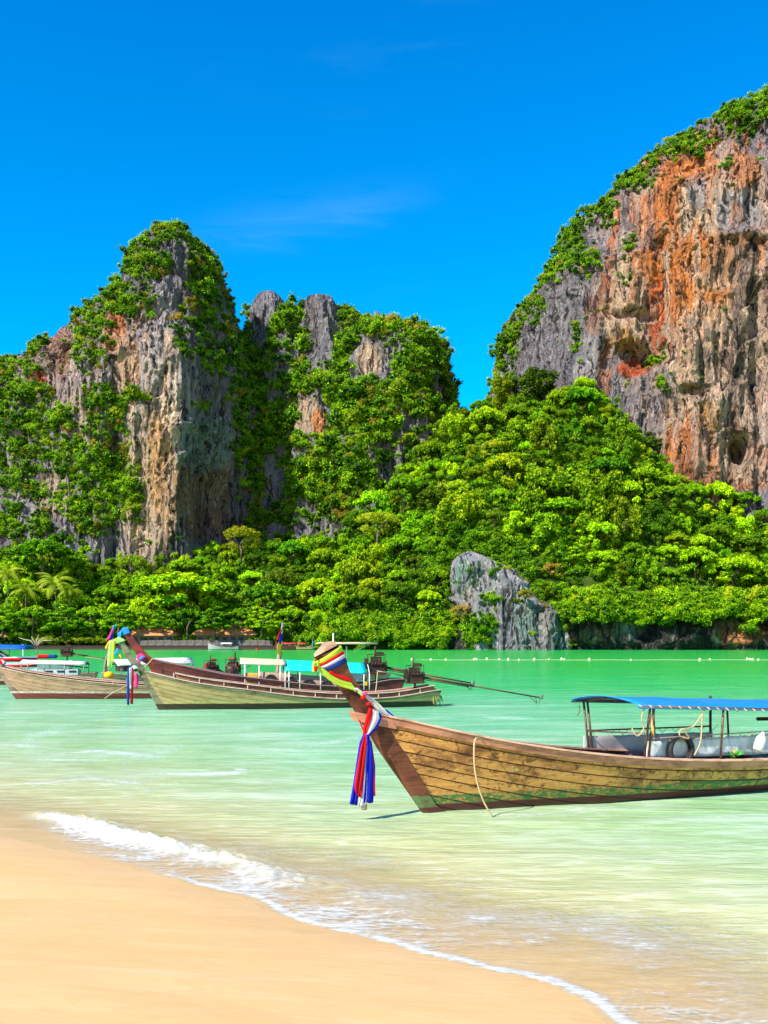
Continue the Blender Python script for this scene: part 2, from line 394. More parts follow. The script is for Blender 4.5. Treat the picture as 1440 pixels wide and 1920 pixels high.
    foam = np.maximum(foam, wt*np.where(sdv > 0, np.exp(-(sdv/0.16)**2), np.exp(-(sdv/0.60)**2))*0.80)
    foam = np.maximum(foam, 0.62*sstep(-1.1, -0.3, sdv)*(sdv < 0.0)*wt)
    # swash: lacy foam between the broken wave and the sand edge
    edge = np.exp(-((sd-0.05)/0.11)**2)*0.84*sstep(13.2, 11.2, Y)
    zone = sstep(0.0, 0.12, sd)*sstep(3.4, 0.9, sd)*sstep(16.2, 12.5, Y)*sstep(5.0, 6.8, Y)
    zone *= 0.36+0.42*fbm(X*0.8, Y*1.2, 5, 3, 61)
    wash = sstep(0.0, 0.1, sd)*sstep(2.0, 0.5, sd)*sstep(14.2, 12.8, Y)*sstep(8.2, 9.6, Y)*(0.52+0.30*fbm(X*1.3, Y*1.8, 5, 3, 66))
    foam = np.maximum(foam, np.maximum(np.maximum(edge, zone), wash))
    amp = sstep(0.1, 4, sd)
    z += amp*(0.030*fbm(X*0.45, Y*1.7, 1, 4, 71)+0.03*fbm(X*0.12, Y*0.5, 4, 3, 72)*sstep(8, 20, Y))
    z += amp*0.05*fbm(X*0.03, Y*0.12, 4, 3, 73)*sstep(30, 80, Y)
    # thin film that climbs the wet sand at the very edge
    z = np.where(sd < 0.6, np.maximum(z, 0)*1.0+0.004, z)
    depth = z-sz
    shal = sstep(0.0, 0.16, depth)
    V = np.stack([X, Y, z], -1).reshape(-1, 3); Fc = grid_faces(*X.shape)
    keep = (depth.ravel() > -0.10)[Fc].any(1); Fc = Fc[keep]
    me = mesh_data('sea_water', V, Fc, m, True, {'sd': sd.ravel(), 'foam': np.clip(foam, 0, 1).ravel(), 'shallow': shal.ravel()})
    link('sea_water', me, label='shallow emerald green sea with pale streaks and a small breaking wave', kind='structure')
make_water()

# ------------------------------------------------------------------ limestone cliffs
def rock_material():
    m, t = material('limestone')
    pos = t.new('ShaderNodeNewGeometry').outputs['Position']
    base = t.attr('col', 'Color')
    warp = t.new('ShaderNodeVectorMath', {0: pos, 1: t.new('ShaderNodeVectorMath', {0: t.new('ShaderNodeTexNoise', {'Vector': pos, 'Scale': 0.12, 'Detail': 3}).outputs[1], 1: (7, 7, 0)}, operation='MULTIPLY').outputs[0]}, operation='ADD').outputs[0]
    n1 = t.noise(t.mapping(warp, scale=(0.62, 0.62, 0.055)), 1.0, 8, 0.72, 0.3)
    n2 = t.noise(t.mapping(pos, scale=(0.50, 0.50, 0.22)), 1.0, 9, 0.74, 0.5)
    n3 = t.noise(t.mapping(warp, scale=(1.5, 1.5, 0.11)), 1.0, 6, 0.72, 0.2)
    n4 = t.noise(t.mapping(warp, scale=(0.20, 0.20, 0.05)), 1.0, 8, 0.7, 0.4)
    n5 = t.noise(t.mapping(pos, scale=(0.10, 0.10, 0.07)), 1.0, 6, 0.65, 0.8)
    c = t.mix(t.maprange(n2, 0.46, 0.62, 0.0, 0.7), base, t.mix(1.0, base, (1.6, 1.52, 1.45), 'MULTIPLY'))
    c = t.mix(t.maprange(n4, 0.54, 0.60, 0.0, 0.65), c, t.mix(1.0, base, (0.55, 0.42, 0.38), 'MULTIPLY'))
    c = t.mix(t.maprange(n5, 0.50, 0.56, 0.0, 0.6), c, t.mix(1.0, c, (0.62, 0.66, 0.72), 'MULTIPLY'))
    c = t.mix(t.maprange(n3, 0.53, 0.61, 0, 0.85), c, t.mix(0.35, t.mix(1.0, base, (2.0, 1.85, 1.75), 'MULTIPLY'), (0.92, 0.80, 0.68)))
    c = t.mix(t.maprange(n1, 0.525, 0.57, 0.0, 0.92), c, (0.045, 0.035, 0.04))  # this mix and the next paint crack and pit shade into the stone
    c = t.mix(t.maprange(n2, 0.33, 0.39, 0.6, 0), c, (0.06, 0.05, 0.05))
    h = t.math('ADD', t.math('MULTIPLY', n1, -2.2), t.math('ADD', t.math('MULTIPLY', n2, 1.4), t.math('MULTIPLY', n3, 1.3)))
    b = t.new('ShaderNodeBump', {'Strength': 1.0, 'Distance': 3.2, 'Height': h}).outputs[0]
    finish(t, t.new('ShaderNodeBsdfPrincipled', {'Base Color': c, 'Roughness': 0.92, 'Specular IOR Level': 0.12, 'Normal': b}).outputs[0])
    return m
ROCK = rock_material()
GREY, DARK, CREAM, ORANGE, RED, OCHRE, PALE = map(np.array, ((.31, .29, .315), (.09, .085, .095), (.74, .54, .36), (.82, .27, .06), (.78, .13, .02), (.36, .23, .12), (.50, .48, .49)))
TEAL = np.array((.26, .38, .34))
CLIFF_PTS = []      # places for greenery on the rock: (x, y, z, size, kind)

def pxy(V): return CX+F*V[..., 0]/V[..., 1], HY-F*(V[..., 2]-H)/V[..., 1]
def blob(px, py, b): return np.exp(-(((px-b[0])/b[2])**2+((py-b[1])/b[3])**2)**1.5)

def crag(sil, D0, depth, nu=300, nv=320, seed=0, power=2.6, big=9.0, med=3.6, fine=1.1, deform=None, colours=(), streaks=(), dents=(), veg=(), bare=(), veg_base=0.2,
         ridge=(40, 0.9), nveg=900, vsize=(1.6, 3.6), dark=0.5, lean=0.0, fl=1.0, capdrop=3.5, base=None):
    """a free-standing limestone tower: rings stacked from the outline (photo trace at distance D0) with real depth, fluted and undercut by noise"""
    sil = np.array(sil, float)
    wpx = (sil[:, 2]-sil[:, 1]); ryr = depth*(wpx/wpx.max())**0.42
    slope_ = np.gradient(sil[:, 1])/np.gradient(sil[:, 0]); fr_ = np.clip(np.abs(slope_)/1.4, 0, 1)*0.70+0.12; fr_[0] = .85
    Dc = D0+depth-ryr*fr_
    z_ = H-(sil[:, 0]-HY)/F*Dc-capdrop*np.clip(1-(sil[:, 0]-sil[0, 0])/60., 0, 1); xl_ = (sil[:, 1]-CX)/F*Dc; xr_ = (sil[:, 2]-CX)/F*(D0+depth-ryr*.15)
    arc = np.concatenate([[0], np.cumsum(np.hypot(np.diff(z_), np.minimum(np.abs(np.diff(xl_)), np.abs(np.diff(xr_)))*0.6+1e-3))])
    q = np.linspace(0, arc[-1], nv); z = np.interp(q, arc, z_); xl = np.interp(q, arc, xl_); xr = np.interp(q, arc, xr_)
    k = np.ones(7)/7; pad = lambda a: np.convolve(np.pad(a, 3, mode='edge'), k, 'valid')
    xl, xr = pad(xl), pad(xr)
    # three shrinking rings close the top
    nt = 6; f = np.linspace(0.04, 0.93, nt)
    cxt = (xl[0]+xr[0])/2; hw0 = (xr[0]-xl[0])/2
    xl = np.concatenate([cxt-hw0*f, xl]); xr = np.concatenate([cxt+hw0*f, xr]); z = np.concatenate([z[0]+min(hw0*0.25, 2.5)*(1-f**2), z])
    nv = len(z)
    nb = max(nu//5, 40)
    th = np.concatenate([np.linspace(-PI, 0, nu, endpoint=False), np.linspace(0, PI, nb, endpoint=False)])   # front half first
    # spread front samples evenly in x
    fr = th[:nu]; u = np.linspace(-1, 1, nu, endpoint=False); fr = -PI/2+np.arcsin(np.clip(u, -1, 1))*0.75+u*PI/2*0.25; th[:nu] = fr
    cx = ((xl+xr)/2)[:, None]; hw = ((xr-xl)/2)[:, None]
    wmax = hw.max()
    ry = depth*(np.clip(hw/wmax, 0, 1)**0.42)
    ct, st_ = np.cos(th)[None, :], np.sin(th)[None, :]
    rr = (np.abs(ct)**power+np.abs(st_)**power)**(-1/power)
    X = cx+hw*rr*ct; Z = np.broadcast_to(z[:, None], X.shape).copy()
    Y = D0+depth+ry*rr*st_+lean*(Z-z.min())
    nx = ct*ry*np.abs(ct)**(power-2); ny = st_*hw*np.abs(st_)**(power-2); nl = np.hypot(nx, ny)+1e-9; nx, ny = nx/nl, ny/nl
    if deform is not None: Y = Y+deform(X, Y, Z, CX+F*X/Y)
    s = seed*13.7
    d = big*fbm(X/34+s, Y/34, Z/80, 3, seed) + med*fbm(X/9+s, Y/9, Z/60, 4, seed+3, ridged=True)*fl*1.15 + med*0.65*fbm(X/13, Y/13+s, Z/16, 4, seed+5)
    d += fine*fbm(X/2.6, Y/2.6, Z/13+s, 3, seed+7, ridged=True)*fl + fine*0.7*fbm(X/3.2, Y/3.2, Z/4.5, 3, seed+8)
    rdg = 1-np.abs(vnoise(X/4.2+s+0.6*vnoise(X/9, Y/9, Z/9, 3), Y/4.2, Z/30, seed+41)); d += fine*1.5*(rdg**3-0.3)*fl
    d += fine*0.7*fbm(X/1.3, Y/1.3, Z/2.2, 3, seed+43, ridged=True)
    # stepped overhangs: the rock bulges above and cuts in below
    saw = (Z/13.0+1.6*fbm(X/16, Y/16, Z/60, 3, seed+9)) % 1.0
    d += med*0.65*(saw**1.4-0.5)*sstep(-0.1, 0.5, fbm(X/22, Y/22, Z/22, 2, seed+12)+0.15)
    px, py = CX+F*X/Y, HY-F*(Z-H)/Y
    for b in dents: d -= b[4]*blob(px, py, b)
    tt = np.clip((z.max()-Z)/6.0, 0.12, 1)
    tp = sstep(0, 1, np.clip(hw/8.0, 0, 1))
    d = (d-d[:, :nu].mean())*tt*tp
    X = X+nx*d; Y = Y+ny*d
    Z = Z+1.4*fbm(X/5, Y/5, Z/5, 3, seed+15)*tt+0.35*d*np.clip(1-(z.max()-Z)/25, 0, 1)
    px, py = CX+F*X/Y, HY-F*(Z-H)/Y
    # ---- colour of the stone
    streak = fbm(X/1.6, Y/1.6, Z/24, 4, seed+21); patch = fbm(X/12, Y/12, Z/17, 4, seed+22); patch2 = fbm(X/7, Y/7+9, Z/22, 4, seed+23)
    col = (GREY if base is None else base)[None, None]*(1+0.30*patch[..., None])
    def mixc(c, a, f): f = np.clip(f, 0, 1)[..., None]; return c*(1-f)+a*f
    col = mixc(col, PALE if base is None else base*1.6, sstep(0.05, 0.45, patch2)*0.7)
    for (bx, by, rx, ry_, st2, cc) in colours:
        bl = blob(px, py, (bx, by, rx, ry_))
        col = mixc(col, cc, st2*sstep(0.25, 0.75, bl+0.42*patch2+0.30*streak))
    for (bx, by, rx, ry_, st2, cc) in streaks:
        s2_ = fbm(X/2.6+7, Y/2.6, Z/45, 4, seed+51); bl = blob(px, py, (bx, by, rx, ry_))
        col = mixc(col, cc, st2*sstep(0.0, 0.22, s2_-0.35*(1-bl))*sstep(.1, .4, bl))
    col = mixc(col, DARK, dark*sstep(0.05, 0.42, streak+0.35*patch))
    cav = (med*fbm(X/9+s, Y/9, Z/34, 4, seed+3, ridged=True))/max(med, .1)
    V = np.stack([X, Y, Z], -1)
    Fc = grid_faces(nv, nu+nb, True)
    Fc = Fc[:, ::-1]
    cap = np.array([[0, j, j+1, j+2] for j in range(1, nu+nb-2, 2)]) if False else None
    col4 = np.concatenate([np.clip(col, 0.01, 1), np.ones(col.shape[:2]+(1,))], -1)
    # ---- where green grows
    if nveg:
        A = V[1:-1, 1:nu-1]; du = V[1:-1, 2:nu]-V[1:-1, 0:nu-2]; dv = V[:-2, 1:nu-1]-V[2:, 1:nu-1]
        nn = np.cross(du, dv); ar = np.linalg.norm(nn, axis=-1)/4+1e-9; nn = nn/(ar[..., None]*4)
        up = nn[..., 2]; P, Q = px[1:-1, 1:nu-1], py[1:-1, 1:nu-1]
        dens = veg_base*sstep(-0.1, 0.45, up+0.5*fbm(A[..., 0]/14, A[..., 1]/14, A[..., 2]/20, 3, seed+31))
        for (bx, by, rx, ry_, st2) in veg: dens = np.maximum(dens, st2*sstep(0.3, 0.7, blob(P, Q, (bx, by, rx, ry_))+0.35*fbm(A[..., 0]/6, A[..., 1]/6, A[..., 2]/9, 3, seed+33)))
        # the band along the top outline
        xs = sil[:, 1]; xe = sil[:, 2]
        hull = np.concatenate([sil[::-1, :2], sil[:, [0, 2]]]); o = np.argsort(hull[:, 1])
        top = np.interp(P, hull[o, 1], hull[o, 0])
        dist = Q-top
        dens = np.maximum(dens, ridge[1]*sstep(ridge[0]*1.3, ridge[0]*0.6, dist+16*fbm(A[..., 0]/8, A[..., 2]/8, 0, 3, seed+35)))
        for (bx, by, rx, ry_, st2) in bare: dens = dens*(1-st2*sstep(0.25, 0.6, blob(P, Q, (bx, by, rx, ry_))+0.25*fbm(A[..., 0]/5, A[..., 1]/5, A[..., 2]/8, 3, seed+37)))
        vis = (P > -160) & (P < 1600) & (Q < 1215)
        wgt = (dens*ar*vis).ravel(); rng = np.random.default_rng(seed+77)
        cand = rng.choice(len(wgt), size=int(nveg), p=wgt/wgt.sum(), replace=True)
        pts = A.reshape(-1, 3)[cand]+nn.reshape(-1, 3)[cand]*0.3+rng.normal(0, .3, (len(cand), 3)); dd = dens.ravel()[cand]; tpd = np.clip(dist.ravel()[cand], 0, 400)
        sz = rng.uniform(vsize[0], vsize[1], len(cand))**1.0*(0.45+0.35*dd)*rng.choice([.7, 1, 1.5], len(cand), p=[.45, .4, .15])
        CLIFF_PTS.append((pts, sz, rng.integers(0, 99, len(cand))))
    return V.reshape(-1, 3), Fc, col4.reshape(-1, 4)

def cliff(label, crags, name='limestone_cliff', cat='cliff', partnames='pinnacle', group=None):
    """one top-level cliff; each tower of it a part"""
    if len(crags) == 1:
        V, Fc, col = crags[0]; me = mesh_data(name, V, Fc, ROCK, True, {'col': col}); return link(name, me, label=label, cat=cat, group=group)
    root = empty(name, tuple(crags[0][0].mean(0)*np.array([1, 1, 0])), 0, label, cat, group)
    off = np.array(root.location)
    for V, Fc, col in crags: link(partnames, mesh_data(partnames, V-off, Fc, ROCK, True, {'col': col}), root)
    return root

# left massif: lit face left of a vertical arris, shaded flank right of it
def def_left(X, Y, Z, px):
    e = 318+np.clip((Z-60), -60, 200)*0.02
    e = e+14*fbm(Z/22, 0, 0, 3, 88); t_ = np.maximum(px-e, 0); return 0.30*(t_-34*(1-np.exp(-t_/34)))+np.maximum(px-e-110, 0)*0.3+np.maximum(e-px, 0)*0.05
L1 = crag([(408, 305, 345), (418, 280, 358), (432, 264, 372), (455, 246, 388), (480, 228, 402), (505, 214, 412), (522, 180, 418), (545, 142, 424), (580, 98, 436), (600, 66, 442), (612, 40, 445), (624, 5, 447), (636, -45, 449), (655, -110, 451), (700, -150, 452),
           (800, -190, 456), (900, -230, 459), (1000, -270, 461), (1180, -300, 463)], 318, 42, 430, 420, seed=1, deform=def_left, med=3.4, big=5,
          colours=[(290, 700, 60, 130, .8, np.array((.62, .48, .42))), (285, 930, 60, 160, 1, CREAM), (300, 840, 50, 120, 1, CREAM), (240, 680, 60, 90, .8, PALE), (300, 870, 30, 110, .95, np.array((.80, .46, .20))), (80, 700, 60, 60, .5, np.array((.6, .42, .36))), (150, 700, 60, 90, .6, np.array((.55, .42, .38))), (215, 620, 26, 50, .9, ORANGE), (238, 690, 30, 80, .9, np.array((.78, .50, .30))), (112, 655, 30, 60, .8, np.array((.5, .26, .18))), (70, 712, 22, 20, 1, RED),
                   (375, 930, 70, 90, .95, OCHRE), (380, 830, 60, 60, .8, TEAL), (160, 780, 60, 60, .6, CREAM), (400, 990, 70, 30, .8, np.array((.42, .22, .12))), (100, 930, 30, 50, .7, CREAM), (210, 860, 30, 50, .7, OCHRE), (300, 620, 30, 150, .5, PALE)],
          dents=[(385, 940, 55, 80, 4), (215, 850, 25, 50, 5)],
          veg=[(320, 425, 50, 40, 1), (270, 490, 50, 40, 1), (385, 520, 45, 110, .85), (350, 620, 30, 60, .5), (400, 640, 40, 80, .7), (230, 560, 35, 40, .9), (170, 600, 40, 60, .75), (165, 660, 40, 40, .6), (190, 900, 70, 130, 1), (185, 780, 60, 70, .9), (240, 745, 20, 20, .9), (60, 760, 50, 90, .9), (30, 860, 50, 120, .9),
               (110, 820, 30, 60, .9), (95, 900, 40, 70, .8), (250, 930, 16, 80, 1), (445, 720, 20, 200, .7), (60, 640, 40, 30, .9), (10, 720, 30, 60, .8), (290, 630, 14, 20, .6), (270, 570, 30, 30, .6), (375, 760, 20, 20, .4), (40, 990, 70, 30, 1)],
          bare=[(290, 720, 26, 120, .9), (300, 900, 34, 110, 1), (385, 890, 60, 90, 1), (235, 660, 22, 70, .8), (112, 650, 26, 60, .8), (150, 760, 26, 40, .7), (100, 910, 12, 50, .9), (52, 965, 14, 30, .9), (215, 830, 16, 40, .9), (400, 970, 60, 30, 1), (68, 712, 14, 14, 1)],
          veg_base=0.10, ridge=(20, 0.85), nveg=3900, vsize=(1.6, 3.4), dark=0.25, streaks=[(290, 850, 60, 220, .8, np.array((1.0, .80, .58))), (285, 900, 50, 170, .7, np.array((.95, .55, .25))), (240, 680, 80, 110, .7, np.array((.85, .52, .34))), (120, 700, 100, 120, .5, np.array((.8, .6, .5)))])
cliff('tall grey and cream limestone cliff with a single peak at the left', [L1])

M1 = crag([(545, 484, 522), (556, 478, 530), (585, 472, 540), (620, 466, 548), (680, 458, 565), (760, 446, 590), (900, 430, 640), (1180, 400, 680)], 372, 22, 180, 260, seed=2, med=2.6, big=4, capdrop=.5, veg_base=1.0, ridge=(6, .5), nveg=1700,
          bare=[(506, 585, 40, 72, 1), (500, 690, 8, 30, .3)], colours=[(500, 600, 30, 60, .5, PALE)], vsize=(2.2, 4.4))
M2 = crag([(559, 574, 624), (566, 570, 630), (600, 566, 634), (660, 562, 642), (690, 550, 664), (730, 545, 700), (800, 540, 720), (900, 532, 730), (1180, 500, 750)], 358, 24, 220, 300, seed=3, med=2.4, big=3.5, capdrop=.5, veg_base=1.0, ridge=(0, .0), nveg=1900,
          bare=[(600, 600, 60, 92, 1), (575, 780, 40, 46, 1), (610, 790, 20, 34, .9)], colours=[(572, 780, 36, 46, .9, CREAM), (600, 790, 20, 30, .8, ORANGE), (600, 620, 30, 60, .4, GREY), (655, 950, 40, 60, .5, GREY)],
          veg=[(620, 720, 70, 40, 1), (600, 900, 60, 60, 1), (660, 860, 60, 60, 1)], vsize=(2.2, 4.4))
M3 = crag([(598, 712, 752), (606, 690, 776), (625, 668, 800), (655, 655, 820), (700, 640, 832), (760, 625, 842), (850, 610, 852), (1000, 590, 868), (1180, 570, 880)], 350, 30, 260, 300, seed=4, med=3.0, big=5, veg_base=1.0, ridge=(30, .95), nveg=3600,
          deform=lambda X, Y, Z, px: np.maximum(px-790, 0)*0.22, bare=[(690, 672, 36, 46, 1), (728, 690, 22, 44, 1), (802, 850, 16, 66, 1), (768, 790, 16, 28, .9), (705, 945, 16, 26, .8), (735, 850, 12, 20, .6)],
          colours=[(690, 670, 30, 40, .9, CREAM), (802, 850, 20, 70, .5, CREAM)], veg=[(700, 780, 60, 60, 1), (760, 700, 50, 50, 1), (650, 900, 60, 60, 1)], vsize=(2.2, 4.4))
M4 = crag([(582, 528, 560), (600, 520, 575), (680, 505, 600), (900, 490, 640), (1180, 470, 660)], 368, 14, 110, 150, seed=15, med=2.4, big=3, veg_base=1.6, ridge=(40, 1), nveg=1000, capdrop=1, vsize=(2.2, 4))
M5 = crag([(586, 634, 652), (604, 628, 690), (640, 622, 720), (760, 610, 740), (1180, 590, 760)], 366, 14, 120, 150, seed=16, med=2.4, big=3, veg_base=1.6, ridge=(40, 1), nveg=1000, capdrop=1, vsize=(2.2, 4))
M0 = crag([(700, 430, 640), (800, 420, 660), (1000, 400, 700), (1180, 380, 720)], 388, 16, 90, 100, seed=5, veg_base=1, nveg=1500, ridge=(40, 1), vsize=(2.4, 4.6))
cliff('broken middle limestone hill with three overgrown pinnacles', [M1, M2, M3, M0, M4, M5])

def def_right(X, Y, Z, px): return np.maximum(1110-px, 0)*0.16
RS = [(176, 1396, 1520), (182, 1362, 1580), (195, 1332, 1640), (222, 1296, 1720), (245, 1264, 1770), (276, 1232, 1830), (300, 1200, 1860), (330, 1170, 1890), (362, 1130, 1930), (395, 1102, 1950), (430, 1080, 1980), (455, 1084, 2000), (490, 1042, 2020), (520, 1010, 2040), (560, 990, 2060), (610, 974, 2080),
      (680, 964, 2100), (740, 952, 2120), (850, 932, 2150), (1000, 912, 2200), (1180, 892, 2250)]
R1 = crag(RS, 322, 60, 560, 560, seed=6, power=3.0, deform=def_right, med=3.6, big=6, fine=1.3,
          streaks=[(1300, 540, 190, 330, 1, np.array((.90, .27, .05))), (1180, 560, 90, 200, .6, np.array((.62, .24, .12))), (1340, 640, 150, 330, .8, np.array((.95, .70, .46))), (1300, 850, 120, 90, .9, ORANGE), (1390, 640, 90, 330, .75, np.array((.10, .09, .10))), (1200, 640, 120, 160, .4, np.array((.14, .10, .09)))],
          colours=[(1330, 560, 200, 340, .9, np.array((.80, .52, .36))), (1290, 335, 60, 70, 1, ORANGE), (1400, 315, 30, 40, .7, ORANGE), (1310, 430, 90, 110, .9, CREAM), (1230, 430, 40, 70, .8, np.array((.40, .19, .13))), (1290, 520, 130, 90, 1, ORANGE), (1250, 420, 30, 120, .9, ORANGE), (1345, 500, 70, 50, .7, CREAM), (1310, 470, 40, 40, .9, ORANGE), (1400, 470, 50, 50, .8, ORANGE), (1370, 480, 50, 50, .8, np.array((.55, .28, .14))), (1240, 590, 26, 90, .95, RED), (1270, 560, 40, 60, .8, ORANGE),
                   (1165, 570, 50, 100, .85, CREAM), (1330, 700, 90, 60, .5, CREAM), (1170, 640, 26, 26, .9, np.array((.62, .33, .08))), (1190, 690, 40, 20, 1, RED), (1110, 590, 20, 40, .7, np.array((.45, .2, .12))), (1330, 620, 40, 60, .6, CREAM), (1330, 785, 22, 40, 1, np.array((.66, .33, .08))), (1290, 850, 70, 60, .95, np.array((.70, .40, .27))), (1420, 880, 50, 50, .8, np.array((.6, .32, .2))), (1350, 905, 80, 26, .9, np.array((.55, .22, .10))),
                   (1370, 880, 60, 30, .7, CREAM), (1400, 620, 50, 100, .6, CREAM), (1390, 400, 45, 45, .9, PALE), (1310, 360, 26, 36, .8, PALE), (1230, 730, 40, 50, .6, GREY), (1000, 650, 50, 80, .7, GREY), (1100, 480, 60, 60, .5, GREY)],
          dents=[(1397, 838, 18, 26, 16), (1200, 668, 40, 22, 9), (1245, 560, 18, 60, 4), (1425, 570, 18, 60, 6), (1400, 440, 60, 12, -4), (1300, 735, 26, 10, 5), (1190, 590, 50, 10, 4), (1428, 720, 16, 60, 6), (1355, 700, 10, 40, 3)],
          veg=[(1020, 500, 50, 40, 1), (1090, 490, 40, 30, 1), (1010, 580, 22, 34, .9), (1180, 510, 22, 30, .7), (1180, 460, 14, 14, .8), (1130, 400, 50, 30, .9), (1200, 340, 40, 26, .9), (1400, 215, 60, 40, 1), (1370, 310, 20, 20, .5), (1290, 270, 60, 24, .9), (1300, 705, 14, 12, .9), (1260, 720, 36, 24, .7), (1230, 670, 40, 22, .5), (1080, 640, 12, 50, .4)],
          bare=[(1290, 480, 110, 150, .97), (1400, 560, 60, 260, .9), (1330, 820, 90, 110, .97), (1180, 620, 60, 60, .9)], veg_base=0.06, ridge=(34, 1.0), nveg=3300, vsize=(1.4, 3.0), dark=0.22)
cliff('huge orange and grey limestone cliff towering at the right', [R1])

# pale outcrop on the waterline
O1 = crag([(1034, 868, 896), (1042, 856, 915), (1055, 850, 938), (1075, 847, 962), (1092, 847, 984), (1110, 850, 990), (1135, 860, 1000), (1180, 880, 1010), (1230, 890, 1010)], 281, 7, 170, 170, seed=8, capdrop=.5, base=np.array((.46, .44, .49)), med=1.7, big=1.5, fine=.8, fl=.8, dark=.15, veg_base=.10, ridge=(3, .1), nveg=150,
          colours=[(870, 1085, 22, 40, .95, TEAL), (878, 1120, 14, 26, .95, np.array((.5, .42, .33))), (930, 1090, 60, 60, .8, PALE)], dents=[(895, 1085, 20, 30, 3), (915, 1125, 14, 30, 3)], veg=[(925, 1068, 12, 16, .9), (925, 1128, 24, 14, 1), (880, 1185, 60, 38, 1.6), (990, 1110, 16, 10, 1)], vsize=(1.2, 2.4))
O2 = crag([(1108, 958, 990), (1122, 945, 1010), (1138, 938, 1030), (1155, 932, 1045), (1180, 926, 1056), (1200, 922, 1060), (1232, 920, 1062)], 279, 8, 160, 150, seed=9, capdrop=.5, base=np.array((.34, .34, .36)), med=1.7, big=1.5, fine=.8, dark=.5, veg_base=.2, ridge=(9, .8), nveg=110,
          colours=[(985, 1165, 30, 40, .7, TEAL), (1025, 1150, 14, 50, .8, np.array((.45, .36, .3))), (1045, 1180, 20, 50, .6, TEAL)], dents=[(952, 1180, 10, 30, 5)], veg=[(965, 1125, 30, 14, .9), (1000, 1180, 8, 30, .9)], vsize=(.9, 1.8))
cliff('pale craggy limestone outcrop rising from the water among trees', [O1, O2], 'rock_outcrop', 'rock', 'boulder')
# undercut rock, overhang shade painted into its colour, along the water at the right, and a lower piece left of the outcrop
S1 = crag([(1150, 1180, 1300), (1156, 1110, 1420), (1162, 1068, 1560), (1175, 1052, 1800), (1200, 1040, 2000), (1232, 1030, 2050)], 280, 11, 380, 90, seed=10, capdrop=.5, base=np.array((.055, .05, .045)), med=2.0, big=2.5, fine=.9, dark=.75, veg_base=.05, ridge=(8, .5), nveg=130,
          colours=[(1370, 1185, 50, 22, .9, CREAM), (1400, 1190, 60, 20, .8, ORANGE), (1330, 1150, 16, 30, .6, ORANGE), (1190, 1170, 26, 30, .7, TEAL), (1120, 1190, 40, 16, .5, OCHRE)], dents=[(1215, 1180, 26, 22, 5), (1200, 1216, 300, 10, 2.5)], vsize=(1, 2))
cliff('shade-darkened undercut sea cliff along the water right of the outcrop', [S1], 'sea_cliff', 'cliff')
S2 = crag([(1172, 850, 900), (1182, 825, 930), (1196, 805, 940), (1232, 800, 945)], 285, 7, 110, 50, seed=11, capdrop=.5, base=np.array((.055, .05, .045)), med=1.4, big=1.5, fine=.7, dark=.7, nveg=0, colours=[(890, 1180, 16, 10, .8, ORANGE)])  # overhang shade painted into this base colour too
cliff('low shade-darkened shore rock left of the pale outcrop', [S2], 'shore_rock', 'rock')

# ------------------------------------------------------------------ the wooded slope
TOPX = [-700, -400, 0, 250, 450, 560, 650, 700, 760, 830, 880, 940, 1050, 1130, 1190, 1240, 1290, 1340, 1400, 1500, 1700, 2100]
TOPY = [1120, 1100, 1065, 1060, 1050, 1045, 1030, 990, 920, 835, 805, 772, 755, 752, 800, 850, 905, 945, 968, 965, 950, 1000]
def shore_far(x): return 288+2.2*fbm(x/18, 0, 0, 3, 91)-3.0*np.exp(-((x-35)/12)**2)
def terrain_z(x, y):
    px = CX+F*x/332.0
    zt = H-(np.interp(px, TOPX, TOPY)-HY)/F*332.0
    ys = shore_far(x); t = (y-ys)/(334-ys)
    right = sstep(560, 700, px)
    tc_ = np.clip(t, 0, 1)
    prof = (1-right)*sstep(0.22, 1.0, tc_)*1.0+right*(tc_**0.85)
    z = 1.2*sstep(-0.02, 0.04, t)+right*4.5*sstep(-0.01, 0.05, t)*(1-tc_)+zt*prof
    z = np.where(t > 1, 1.2+zt*(1-0.25*np.clip((y-334)/120, 0, 1)), z)
    z = z+(2.6*fbm(x/13, y/13, 0, 3, 93)+2.2*fbm(x/30, y/40, 2, 2, 95))*tc_*sstep(0.05, 0.3, tc_)
    return np.where(t < -0.02, -2.5, z)
def make_terrain():
    m, t = material('forest_floor')
    pos = t.new('ShaderNodeNewGeometry').outputs['Position']
    n = t.noise(pos, 0.35, 6, 0.7)
    c = t.mix(t.maprange(n, 0.35, 0.65), (0.018, 0.035, 0.006), (0.06, 0.10, 0.015))
    z = t.new('ShaderNodeSeparateXYZ', {0: pos}).outputs[2]
    xx = t.new('ShaderNodeSeparateXYZ', {0: pos}).outputs[0]
    c = t.mix(t.math('MULTIPLY', t.maprange(z, 1.6, 1.25), t.maprange(xx, -18, -30)), c, (0.03, 0.024, 0.018))  # shadow line at the shore painted into the beach strip
    c = t.mix(t.math('MULTIPLY', t.maprange(z, 0.9, 0.4), t.maprange(xx, -18, -30)), c, (0.05, 0.035, 0.025))
    finish(t, t.new('ShaderNodeBsdfPrincipled', {'Base Color': c, 'Roughness': 0.95, 'Specular IOR Level': 0.05}).outputs[0])
    x = np.linspace(-330, 360, 260); y = np.concatenate([np.linspace(276, 345, 80), np.linspace(350, 620, 20)])
    X, Y = np.meshgrid(x, y); Z = terrain_z(X, Y)
    link('hill_terrain', mesh_data('hill_terrain', np.stack([X, Y, Z], -1).reshape(-1, 3), grid_faces(*X.shape), m, True), label='dark earth slope under the forest, flat beach strip at its foot', kind='structure')
make_terrain()

